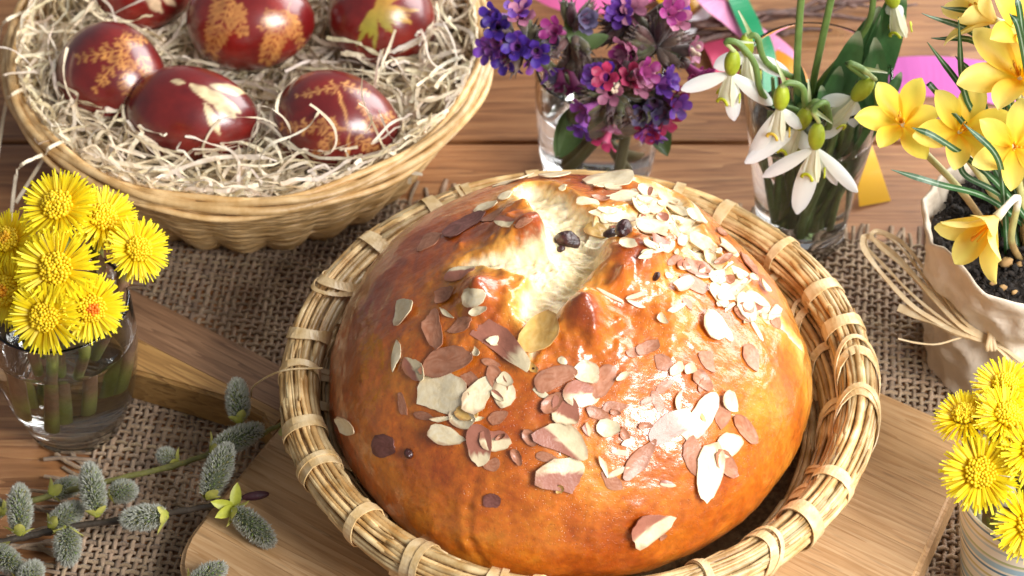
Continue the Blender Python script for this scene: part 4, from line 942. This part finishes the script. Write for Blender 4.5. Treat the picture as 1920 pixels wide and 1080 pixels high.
# ================================================================== SNOWDROPS
GW = 'snowdrops in the tall glass'
def snowdrop(ov, y, down, petals, label, stemtip, stempts, inner=True, ovs=1.0, mark=(.50, .55, .02)):
    """ov = ovary px, down = direction the flower hangs, petals = screen tips px"""
    c = aty(*ov, y); dn = Vector(down).normalized(); t = thing('snowdrop', label, 'flower', GS + Vector((0, 0, 1.4)), GW); u, v = perp(dn)
    mb = MB(); root = GS + Vector((random.uniform(-1, 1), random.uniform(-1, 1), 1.6)); top = c - dn * .75 * ovs
    path = bez([top] + [aty(*q) for q in stempts] + [GS + Vector((random.uniform(-1.4, 1.2), random.uniform(-1.8, .5), 8.5)), root], 30)
    mb.tube(path, [.07] + [.10] * 6 + [.15] * 23, 7, [(.42, .50, .20)] * 8 + [(.13, .22, .05)] * 22); mb.build('stem', M['stem'], t)
    mb = MB(); mb.blob(c, (u * .37 * ovs, v * .37 * ovs, dn * .68 * ovs), 14, 10, (.34, .42, .022)); mb.build('ovary', M['stem'], t)
    b = c + dn * .58 * ovs
    for (tx, ty, yo, wd) in petals:
        tp = aty(tx, ty, y + yo); d = tp - b; L = d.length; mb = MB(); toward = TOC - d.normalized() * TOC.dot(d.normalized()) + rv(.2)
        mb.petal(b, d.normalized() - toward.normalized() * -.18, toward, L * 1.04, wd * .70, cup=-.35, bend=.34, nu=12, nv=6, c0=(.84, .86, .76), c1=(.88, .89, .90),
                 prof=lambda q: (.22 + .78 * math.sin(min(q / .55, 1) * math.pi / 2)) if q < .55 else math.sqrt(max(0, 1 - ((q - .55) / .455) ** 2.0))); mb.build('outer_tepal', M['white'], t)
    if inner:
        for k in range(3):
            a = k * 2.094 + .6; o_ = u * math.cos(a) + v * math.sin(a); mb = MB()
            mb.petal(b + o_ * .12, dn + o_ * .18, -o_, 1.55 * ovs, .85 * ovs, cup=.5, nu=8, nv=6, notch=.22, c0=(.82, .84, .66), c1=(.84, .82, .62), prof=lambda q: .4 + .6 * min(1, q * 1.8)); mb.build('inner_tepal', M['white'], t)
            p = b + (dn + o_ * .18).normalized() * 1.28 * ovs + o_ * .29; sd = dn.cross(o_).normalized(); mb = MB()
            mb.tube([p + sd * math.cos(q) * .25 * ovs - dn * math.sin(q) * .26 * ovs + dn * .12 for q in [i / 10 * math.pi for i in range(11)]], .085 * ovs, 6, mark, flat=.5, up=o_); mb.build('green_mark', M['stem'], t)
    # spathe
    mb = MB(); mb.petal(path[8], path[2] - path[8] + Vector((0, 0, .5)), TOC, 1.3, .24, nu=7, nv=4, cup=.6, bend=.7, c0=(.30, .40, .13), c1=(.62, .66, .45), prof=lambda q: 1 - .75 * q); mb.build('spathe', M['leaf'], t)
    return t
snowdrop((1373, 118), 1.6, (-.05, -.1, -1), [(1280, 168, .0, 1.0), (1446, 195, -.6, 1.0), (1377, 224, -.5, 1.1)], 'snowdrop leaning out farthest left with spread tepals', 0, [(1375, 95, 1.6), (1362, 78, 1.7), (1385, 82, 1.6), (1415, 120, 1.4), (1435, 185, 1.2)])
snowdrop((1465, 183), .0, (-.02, -.1, -1), [(1406, 300, -.3, .95), (1502, 240, -.3, .8)], 'snowdrop with a yellow tipped corolla behind the front bloom', 0, [(1466, 165, .0), (1478, 155, .1), (1505, 165, .2), (1515, 205, .4)], mark=(.75, .55, .06))
snowdrop((1507, 222), .2, (-.35, -.1, -1), [(1400, 304, -.8, 1.0), (1515, 290, -.2, .9)], 'snowdrop half hidden just behind the front bloom', 0, [(1512, 205, .2), (1530, 190, .3), (1545, 205, .6)])
snowdrop((1531, 256), -1.2, (-.02, -.12, -1), [(1433, 330, -.2, .9), (1496, 398, -.5, 1.45), (1606, 358, -.2, .9), (1568, 346, .1, .7)], 'front snowdrop hanging lowest over the tall glass', 0, [(1535, 228, -1.1), (1525, 205, -1.0), (1545, 192, -.8), (1552, 205, -.4), (1550, 240, .3)], ovs=1.05)
snowdrop((1617, 168), .6, (-.62, -.1, -.9), [(1545, 258, -.5, 1.2), (1540, 190, .3, .9), (1600, 235, .3, 1.0)], 'tilted snowdrop with a fat ovary at the right of the glass', 0, [(1640, 148, .6), (1615, 128, .7), (1590, 120, .8), (1640, 165, .8), (1632, 220, 1.2)], ovs=1.05)
snowdrop((1400, 85), 3.4, (.15, -.1, -1), [(1480, 140, .0, 1.0), (1340, 125, .3, 1.2), (1410, 150, .2, .9)], 'snowdrop behind the leftmost bloom, mostly hidden', 0, [(1402, 68, 3.4), (1420, 70, 3.3), (1440, 120, 3)], ovs=.9)
snowdrop((1672, -8), 4.5, (.3, -.1, -1), [(1692, 32, 0, .9), (1662, 25, 0, .8)], 'snowdrop at the top edge beside the tall leaves', 0, [(1660, -30, 4.5), (1640, -10, 4.5), (1620, 60, 4)])
sl = thing('snowdrop_leaves', 'broad dark green snowdrop leaves rising from the tall glass', 'leaves', GS + Vector((0, 0, 1.5)))
for (tip, base_, y, wd) in [((1690, -40), (1598, 230), 4.6, 1.75), ((1650, 12), (1525, 215), 4.2, 1.25), ((1610, 58), (1540, 215), 2.6, 1.35), ((1575, 124), (1528, 235), 1.6, .95), ((1640, 70), (1632, 230), 3.0, 1.15), ((1540, 160), (1535, 235), 1.0, .6), ((1690, 135), (1640, 210), 2.6, .6), ((1490, 110), (1500, 200), 3.4, .6), ((1645, 120), (1625, 240), 1.2, .5)]:
    tp = aty(*tip, y + .5); bs = aty(*base_, y - .6); rt = GS + Vector((random.uniform(-1, 1), random.uniform(-.9, .9), 1.7)); pts = bez([rt, rt.lerp(bs, .6), bs, bs.lerp(tp, .5) + CR * .1, tp], 26); mb = MB(); d = None
    vs = []; cs = []
    for i, p in enumerate(pts):
        t_ = i / 25; tg = (pts[min(25, i + 1)] - pts[max(0, i - 1)]).normalized(); nn = (TOC + CR * .25); nn = (nn - tg * nn.dot(tg)).normalized(); sd = tg.cross(nn); hw = wd / 2 * min(1, .45 + t_ * .8) * (1 if t_ < .72 else max(.03, (1 - ((t_ - .72) / .28) ** 2)) ** .6)
        for k in range(5):
            x = k / 2 - 1; vs.append(p + sd * hw * x + nn * (abs(x) * hw * .35)); g = 1.0 if abs(x) < .1 else .8; cs.append((.05 * g + .01, .15 * g + .015, .05 * g) if t_ < .95 else (.30, .36, .22))
    fs = [(i * 5 + k, i * 5 + k + 1, (i + 1) * 5 + k + 1, (i + 1) * 5 + k) for i in range(25) for k in range(4)]; mb.add(vs, fs, cs); mb.build('leaf', M['leaf'], sl)
mb = MB()
for (tip, base_, y) in [((1500, 22), (1495, 205), 3.0), ((1558, 0), (1518, 190), 3.4)]:
    mb.tube(bez([GS + Vector((random.uniform(-1, 1), 0, 1.6)), aty(*base_, y), aty(*tip, y + .8), aty(tip[0] + 12, tip[1] - 60, y + 1)], 20), .17, 8, (.15, .25, .06))
mb.build('stem', M['stem'], sl)
mb = MB()
for i in range(16):
    a = random.uniform(0, 6.28); r = random.uniform(.3, 1.7); r2 = random.uniform(.5, 2.2); mb.tube(bez([GS + Vector((r * math.cos(a), r * math.sin(a), 1.5)), GS + Vector((r2 * math.cos(a + .5), r2 * math.sin(a + .5), 6.5)), GS + Vector((r2 * 1.2 * math.cos(a + .6), r2 * 1.2 * math.sin(a + .6), 9.4))], 12), random.uniform(.10, .19), 6, random.choice([(.10, .20, .05), (.16, .27, .08), (.06, .12, .04)]))
mb.build('submerged_stems', M['stem'], sl, kind='stuff')

# ================================================================== LUNGWORT
GLW = 'lungwort stems in the tumbler'
BV_, VI, PU, MA, RE, PK, CRm, GB = (.10, .035, .42), (.24, .075, .55), (.36, .09, .46), (.45, .05, .28), (.62, .045, .15), (.72, .27, .42), None, (.20, .17, .30)
NODES = [
  ((985, 82), 7.8, 'lungwort stem with blue violet flowers at the left of the tumbler', [(935, 48, GB), (977, 28, PK), (975, 82, VI), (948, 112, BV_), (930, 80, PU), (1000, 112, PU), (1028, 132, VI), (962, 118, BV_), (925, 30, BV_)]),
  ((1072, 62), 8.6, 'lungwort stem with brown calyces and a green leaf, centre back of the bouquet', [(1052, 155, MA), (1078, 158, MA), (1098, 34, GB), (1040, 72, GB)]),
  ((1178, 48), 9.8, 'lungwort stem at the upper back with one purple and one pink bloom', [(1160, 28, VI), (1187, 8, PK), (1214, 46, None), (1265, 12, PK)]),
  ((1232, 88), 7.6, 'lungwort stem at the right with a pink tube flower and cream stamens', [(1186, 97, PK), (1296, 96, None), (1270, 38, PK), (1300, 138, MA), (1170, 105, MA)]),
  ((1152, 172), 5.9, 'front lungwort stem with many magenta, violet and red flowers', [(1118, 145, VI), (1138, 142, BV_), (1183, 146, RE), (1212, 135, MA), (1243, 158, VI), (1152, 158, None), (1096, 205, PU), (1092, 238, VI), (1147, 236, PK), (1136, 262, RE)]),
  ((1225, 190), 6.3, 'lower right lungwort stem with dark calyces and red buds', [(1214, 242, PU), (1250, 226, RE), (1266, 186, RE), (1212, 206, VI), (1228, 252, PU), (1205, 215, GB)])]
for (npx, y, lab, fl) in NODES:
    nd = aty(*npx, y); root = GP + Vector((random.uniform(-1.2, 1.2), random.uniform(-1.2, 1.2), 1.2)); t = thing('lungwort', lab, 'flower', root, GLW)
    mid = GP + Vector((max(-1.6, min(1.6, (nd.x - GP.x) * .5)), max(-1.6, min(1.6, (nd.y - GP.y) * .5)), 6.4)); path = bez([root, mid, nd], 16)
    mb = MB(); mb.tube(path, [.22] * 10 + [.18] * 6, 8, (.13, .13, .05)); mb.build('stem', M['stem'], t)
    mb = MB()
    for i in range(24):                # spent calyces around the node
        a = random.uniform(0, 6.28); d = (CR * math.cos(a) + CU * math.sin(a) * .8 + TOC * random.uniform(-.1, 1.1)).normalized(); L = random.uniform(1.1, 1.9); c = random.choice([(.12, .05, .045), (.10, .085, .035), (.09, .04, .05), (.15, .095, .065), (.08, .085, .03)])
        mb.tube([nd + rv(.15), nd + d * L * .35, nd + d * L * .7, nd + d * L], [.07, .20, .27, .16], 7, c)
        for k in range(5):
            u, v = perp(d); o_ = u * math.cos(k * 1.257) + v * math.sin(k * 1.257); mb.petal(nd + d * L * .9 + o_ * .14, d + o_ * .2, -o_, .5, .17, nu=2, nv=2, c0=c, c1=(.16, .11, .09), prof=lambda q: 1 - .85 * q)
    mb.build('calyces', M['calyx'], t)
    fl = fl + [(fx + random.uniform(-15, 15), fy + random.uniform(-18, 18), random.choice([q[2] for q in fl if q[2]] + [VI, MA])) for fx, fy, _c in fl[:6]]
    for (fx, fy, colr) in fl:
        yo = y - random.uniform(.6, 1.5); c = aty(fx, fy, yo); d = (c - nd); L = d.length; d.normalize(); fd = (d * .95 + TOC * .22 - CU * .12 + rv(.35)).normalized(); u, v = perp(fd)
        if colr is None:
            mb = MB(); mb.tube([nd, c - fd * .2, c], [.1, .30, .26], 8, (.12, .085, .07))
            for k in range(9): mb.blob(c + rv(.24) + fd * .15, (u * .12, v * .12, fd * .15), 6, 4, (.74, .60, .44))
            mb.build('seed_head', M['calyx'], t); continue
        mb = MB(); cl = random.choice([(.09, .05, .045), (.11, .08, .05)]); mb.tube(bez([nd, nd.lerp(c, .5) + rv(.1), c - fd * .75], 6), [.07, .09, .12, .20, .26, .22], 7, cl); mb.build('calyx', M['calyx'], t)
        mb = MB(); tube_c = tuple(lerp(colr[k], (.6, .2, .35)[k], .35) for k in range(3)); mb.tube([c - fd * .95, c - fd * .45, c - fd * .1, c + fd * .08], [.12, .15, .21, .29], 9, tube_c, cap=False)
        bud = colr is GB
        for k in range(5):
            a = k * 1.257 + random.uniform(-.1, .1) + fx; o_ = u * math.cos(a) + v * math.sin(a); g = random.uniform(.8, 1.2)
            mb.petal(c + o_ * .24, o_ * (.62 if not bud else .2) + fd * .75, fd - o_ * .3, .56, .50, nu=6, nv=4, bend=.45, cup=.25, wob=.03, c0=tuple(x * .5 * g for x in colr), c1=tuple(min(1, x * .85 * g) for x in colr), prof=lambda q: (.55 + .45 * min(1, q * 2)) if q < .6 else math.sqrt(max(0, 1 - ((q - .6) / .42) ** 2.2)))
        mb.build('corolla', M['lung'], t)
    if lab.find('green leaf') > 0:
        mb = MB(); b = aty(1088, 92, y - 1.0); mb.petal(b, CU * 1 - CR * .28 + TOC * .1, TOC + CR * .2, 2.1, 1.0, cup=.35, bend=.35, nu=10, nv=6, c0=(.10, .15, .05), c1=(.13, .20, .05)); mb.build('leaf', M['leaf'], t)
        mb = MB(); mb.petal(b, CU * .5 + CR * .9 + TOC * .3, TOC + CU * .4, 1.5, .8, cup=.3, bend=.4, nu=8, nv=4, c0=(.10, .15, .05), c1=(.12, .18, .06)); mb.build('leaf', M['leaf'], t)
    if lab.startswith(('front', 'lower')):
        for dx in ((-.9, -1.0) if lab.startswith('front') else (.8,)):
            b = mid + Vector((dx * 1.2, -1.0, .2)); mb = MB(); mb.petal(b, Vector((dx * .45, -.25, -1)), Vector((dx * .2, -1, .2)), 3.0, 1.3, cup=.3, bend=-.25, nu=10, nv=6, c0=(.055, .10, .03), c1=(.07, .12, .035)); mb.build('leaf', M['leaf'], t)

# ================================================================== RIBBONS AND TWIGS
def ribbon(label, pts, ups, wd, col, n=40):
    p = bez([at(*q) for q in pts], n); m_ = len(ups) - 1
    uu = []
    for i in range(n):
        q = i / (n - 1) * m_; k = min(int(q), m_ - 1); uu.append(Vector(ups[k]).lerp(Vector(ups[k + 1]), q - k).normalized())
    o = MB().ribbon(p, uu, wd, col, thick=.03).build('ribbon', M['ribbon'], None, loc=p[0], smooth=False); tag(o, label, 'ribbon', 'curled ribbons behind the flowers')
PKc, MGc, GRc, YEc, ORc = (.80, .16, .42), (.74, .20, .60), (.004, .27, .10), (.90, .52, .015), (.85, .35, .03)
ribbon('bright pink ribbon behind the lungwort at the top edge', [(990, -40, 1.6), (1050, -8, 1.2), (1110, 2, .9), (1180, -12, .9), (1240, -30, 1)], [(0, -.7, .7), (0, -.5, .9), (.1, -.6, .8)], 1.5, PKc)
ribbon('light pink ribbon running down behind the leftmost snowdrop', [(1270, -60, 1.0), (1325, -5, 2.0), (1370, 30, 1.7), (1425, 75, 1.1), (1470, 110, .6), (1485, 160, .3)], [(.3, -.6, .8), (.5, -.4, .8), (.3, -.5, .8), (.2, -.3, .9)], 1.35, (.82, .30, .52))
ribbon('green ribbon crossing the light pink one', [(1360, -60, 2.2), (1385, 0, 2.1), (1412, 60, 1.7), (1432, 110, 1.2), (1438, 175, .8), (1450, 230, .4)], [(.4, -.7, .6), (.2, -.7, .6), (.4, -.7, .5), (.2, -.7, .6)], 1.1, GRc)
ribbon('wide magenta ribbon lying behind the crocuses', [(1560, 200, .25), (1640, 155, .3), (1730, 143, .8), (1830, 150, .9), (1910, 165, .5), (1990, 160, .3)], [(0, -.5, .9), (0, -.65, .75), (0, -.6, .8), (0, -.5, .9)], 2.1, MGc)
ribbon('orange ribbon under the snowdrops', [(1400, 95, .3), (1450, 110, .8), (1490, 140, .8), (1500, 190, .4)], [(.2, -.5, .8), (.4, -.5, .8), (.3, -.4, .9)], 1.2, ORc)
ribbon('red pink ribbon end behind the lungwort seed head', [(1330, 70, .4), (1350, 100, .5), (1365, 140, .3)], [(.2, -.5, .8), (.2, -.6, .8)], 1.25, (.75, .10, .20))
ribbon('yellow ribbon tail sticking out beside the tall glass', [(1600, 170, 2.6), (1612, 250, 2.2), (1628, 320, 1.2), (1641, 382, .12)], [(.45, -.75, .5), (.45, -.75, .5), (.4, -.8, .45), (.3, -.85, .4)], [.7 + 1.0 * i / 39 for i in range(40)], YEc)
ribbon('yellow orange ribbon loop at the top edge over the lungwort', [(1230, -30, .8), (1260, 5, 1.0), (1290, 5, .9), (1310, -30, .6)], [(0, -.5, .8), (.1, -.6, .8)], 1.0, YEc)
ribbon('white ribbon curl beside the twigs', [(1275, 85, .7), (1300, 45, 1.0), (1330, 15, .9), (1345, -25, .5)], [(.3, -.5, .8), (-.2, -.6, .8), (.2, -.4, .8)], .6, (.80, .78, .80))
for i, (x0, y0, z0, x1, y1, z1, rad, lab) in enumerate([(1230, 62, .9, 1700, -12, .6, .26, 'thickest dark twig in the bundle behind the snowdrops'), (1240, 40, .6, 1680, 30, .5, .17, 'dark twig lying lowest on the table behind the snowdrops'), (1290, 85, 1.2, 1640, -30, 1.0, .16, 'steeply slanted reddish twig in the bundle'),
        (1220, 70, .4, 1560, 55, .4, .2, 'short dark twig pointing at the tall glass'), (1300, 48, 1.4, 1720, 8, 1.2, .12, 'thinnest twig on top of the bundle')]):
    t = thing('twig', lab, 'twig', at(x0, y0, z0), 'twig bundle behind the snowdrops'); pts = [at(x0, y0, z0).lerp(at(x1, y1, z1), k / 7) + (rv(.22) if 0 < k < 7 else Vector()) for k in range(8)]
    mb = MB(); mb.tube(bez(pts, 30), [rad * (1 - .4 * k / 29) * (1.18 if k % 9 == 4 else 1) for k in range(30)], 8); mb.build('branch', M['twig'], t)
    for k in (2, 4, 5):
        d = (pts[k + 1] - pts[k]).normalized(); o_ = (perp(d)[0] + rv(.5)).normalized(); mb = MB(); mb.blob(pts[k] + o_ * rad * 1.2, (o_ * .12, d.cross(o_) * .12, d * .3), 8, 6); mb.build('bud', M['twig'], t)

# ================================================================== PUSSY WILLOW
def catkin(parent, base, tip, rad, pale=0.0, ns=2600):
    d = tip - base; L = d.length; d.normalize(); u, v = perp(d); c = base + d * L * .5
    mb = MB(); G0, G1 = (.085, .115, .035), (.12, .13, .07)
    mb.blob(c, (u * rad * .80, v * rad * .80, d * L * .5), 14, 10, (.06, .075, .03)); 
    ga = math.pi * (3 - math.sqrt(5)); n = 130
    for k in range(n):                 # green grain of the pistils
        z = -.9 + 1.85 * (k + .5) / n; r = math.sqrt(max(0, 1 - z * z)); a = k * ga; o_ = u * math.cos(a) + v * math.sin(a); p = c + d * z * L * .5 + o_ * r * rad * .88; nn = (o_ * r + d * (z * .4 + .55)).normalized(); x, y = perp(nn); s_ = .042
        mb.blob(p, (x * s_, y * s_, nn * .10), 5, 4, (.17 + .08 * random.random(), .20 + .08 * random.random(), .06))
    o = mb.build('catkin', M['catkin'], parent)
    mb = MB()
    for k in range(ns):
        z = random.uniform(-.95, 1); r = math.sqrt(max(0, 1 - z * z)); a = random.uniform(0, 6.283); o_ = u * math.cos(a) + v * math.sin(a); p = c + d * z * L * .5 + o_ * r * rad * .86; nn = (o_ * (r + .1) + d * (z * .6 + .55) + rv(.25)).normalized(); l = rad * random.uniform(.26, .54); sd = perp(nn)[0].lerp(perp(nn)[1], random.random()).normalized() * .0065
        g = random.uniform(.46, .76) ; mb.add([p - sd, p + sd, p + nn * l * .6 + sd * .6 + rv(.02), p + nn * l + rv(.05)], [(0, 1, 2), (0, 2, 3)], (g * .97, g * .98, g * .86))
    mb.build('catkin_hair', M['fuzz'], o, kind='stuff')
    mb = MB()
    for k in range(4):
        a = k * 1.57 + random.random(); o_ = u * math.cos(a) + v * math.sin(a); mb.petal(base - d * .12 + o_ * .1, d * .6 + o_ * .75, -o_ + d * .3, random.uniform(.55, .95), .5, nu=5, nv=3, cup=.4, bend=random.uniform(-.3, .4), c0=(.42, .45, .06), c1=(.62, .58, .16))
    mb.build('bud_scales', M['scale'], o)
def willow(label, pts, rad, cats, cols):
    p = [at(*q) for q in pts]; t = thing('willow_branch', label, 'branch', p[0], 'pussy willow twigs at the lower left'); n = 44; pp = bez(p, n); mb = MB()
    kn = [1.0 + (.28 if k % 8 == 5 else 0) for k in range(n)]
    mb.tube([q + rv(.025) for q in pp], [rad * (1 - .35 * k / n) * kn[k] for k in range(n)], 9, [tuple(lerp(cols[0][j], cols[1][j], k / n) * (.75 if k % 8 == 5 else 1) for j in range(3)) for k in range(n)]); mb.build('stem', M['willow'], t)
    for (bx, by, bz, tx, ty, tz, r) in cats: catkin(t, at(bx, by, bz), at(tx, ty, tz), r * .80)
    return t, pp
OL, DK = (.13, .125, .035), (.055, .042, .030)
w1, pp1 = willow('greenish pussy willow twig reaching from the left edge to the straw basket', [(-60, 965, .9), (60, 938, 1.2), (190, 905, 1.7), (330, 872, 2.2), (400, 848, 2.7), (480, 818, 3.0), (545, 788, 3.2)], .155,
    [(182, 965, 2.0, 166, 872, 3.4, .62), (205, 925, 1.5, 252, 918, 1.7, .56), (330, 868, 1.6, 300, 848, 1.9, .46), (388, 932, 2.9, 428, 836, 4.3, .66), (398, 845, 3.2, 488, 802, 3.7, .60), (448, 790, 3.4, 444, 714, 4.3, .58), (95, 925, 1.4, 150, 905, 1.2, .5), (8, 960, 1.2, -30, 945, 1.5, .5)], (OL, (.20, .19, .04)))
w2, pp2 = willow('dark pussy willow twig below the greenish one, ending in a bud', [(-60, 1030, .8), (40, 1008, 1.1), (150, 985, 1.4), (300, 965, 2.0), (400, 947, 2.7), (455, 933, 3.1)], .165,
    [(38, 1000, 1.9, 36, 912, 3.2, .60), (95, 988, 1.4, 150, 950, 1.6, .60), (125, 990, 1.9, 128, 1055, 1.3, .64), (312, 965, 2.5, 230, 975, 2.3, .62), (440, 955, 3.2, 510, 1020, 2.6, .60)], (DK, (.075, .055, .04)))
mb = MB(); b0 = at(455, 933, 3.15); b1 = at(503, 926, 3.2); dd = (b1 - b0); u, v = perp(dd); mb.blob(b0.lerp(b1, .5), (u * .2, v * .2, dd * .55), 10, 8, (.075, .02, .03)); mb.build('end_bud', M['willow'], w2)
for q in ((405, 970), (410, 945), (442, 930)):
    mb = MB(); mb.petal(at(440, 952, 3.1), at(*q, 3.5) - at(440, 952, 3.1), TOC, 1.1, .5, nu=5, nv=3, bend=.3, cup=.3, c0=(.45, .48, .04), c1=(.58, .60, .08)); mb.build('leaf_bud', M['scale'], w2)
mb = MB(); mb.petal(at(530, 800, 3.2), Vector((.3, -.8, .2)), TOC, .9, .6, nu=4, nv=3, cup=.3, c0=(.45, .48, .1), c1=(.6, .58, .2)); mb.build('leaf_bud', M['scale'], w1)
w3, pp3 = willow('pussy willow twig cut off by the bottom left corner', [(-60, 1075, .9), (20, 1090, 1.0), (120, 1110, 1.1), (260, 1118, 2.0), (420, 1108, 2.7)], .22, [(-10, 1030, 1.3, 35, 1068, 1.6, .58), (40, 1100, 1.4, 72, 1058, 1.9, .56), (355, 1100, 2.7, 420, 1062, 3.1, .55)], (DK, DK))
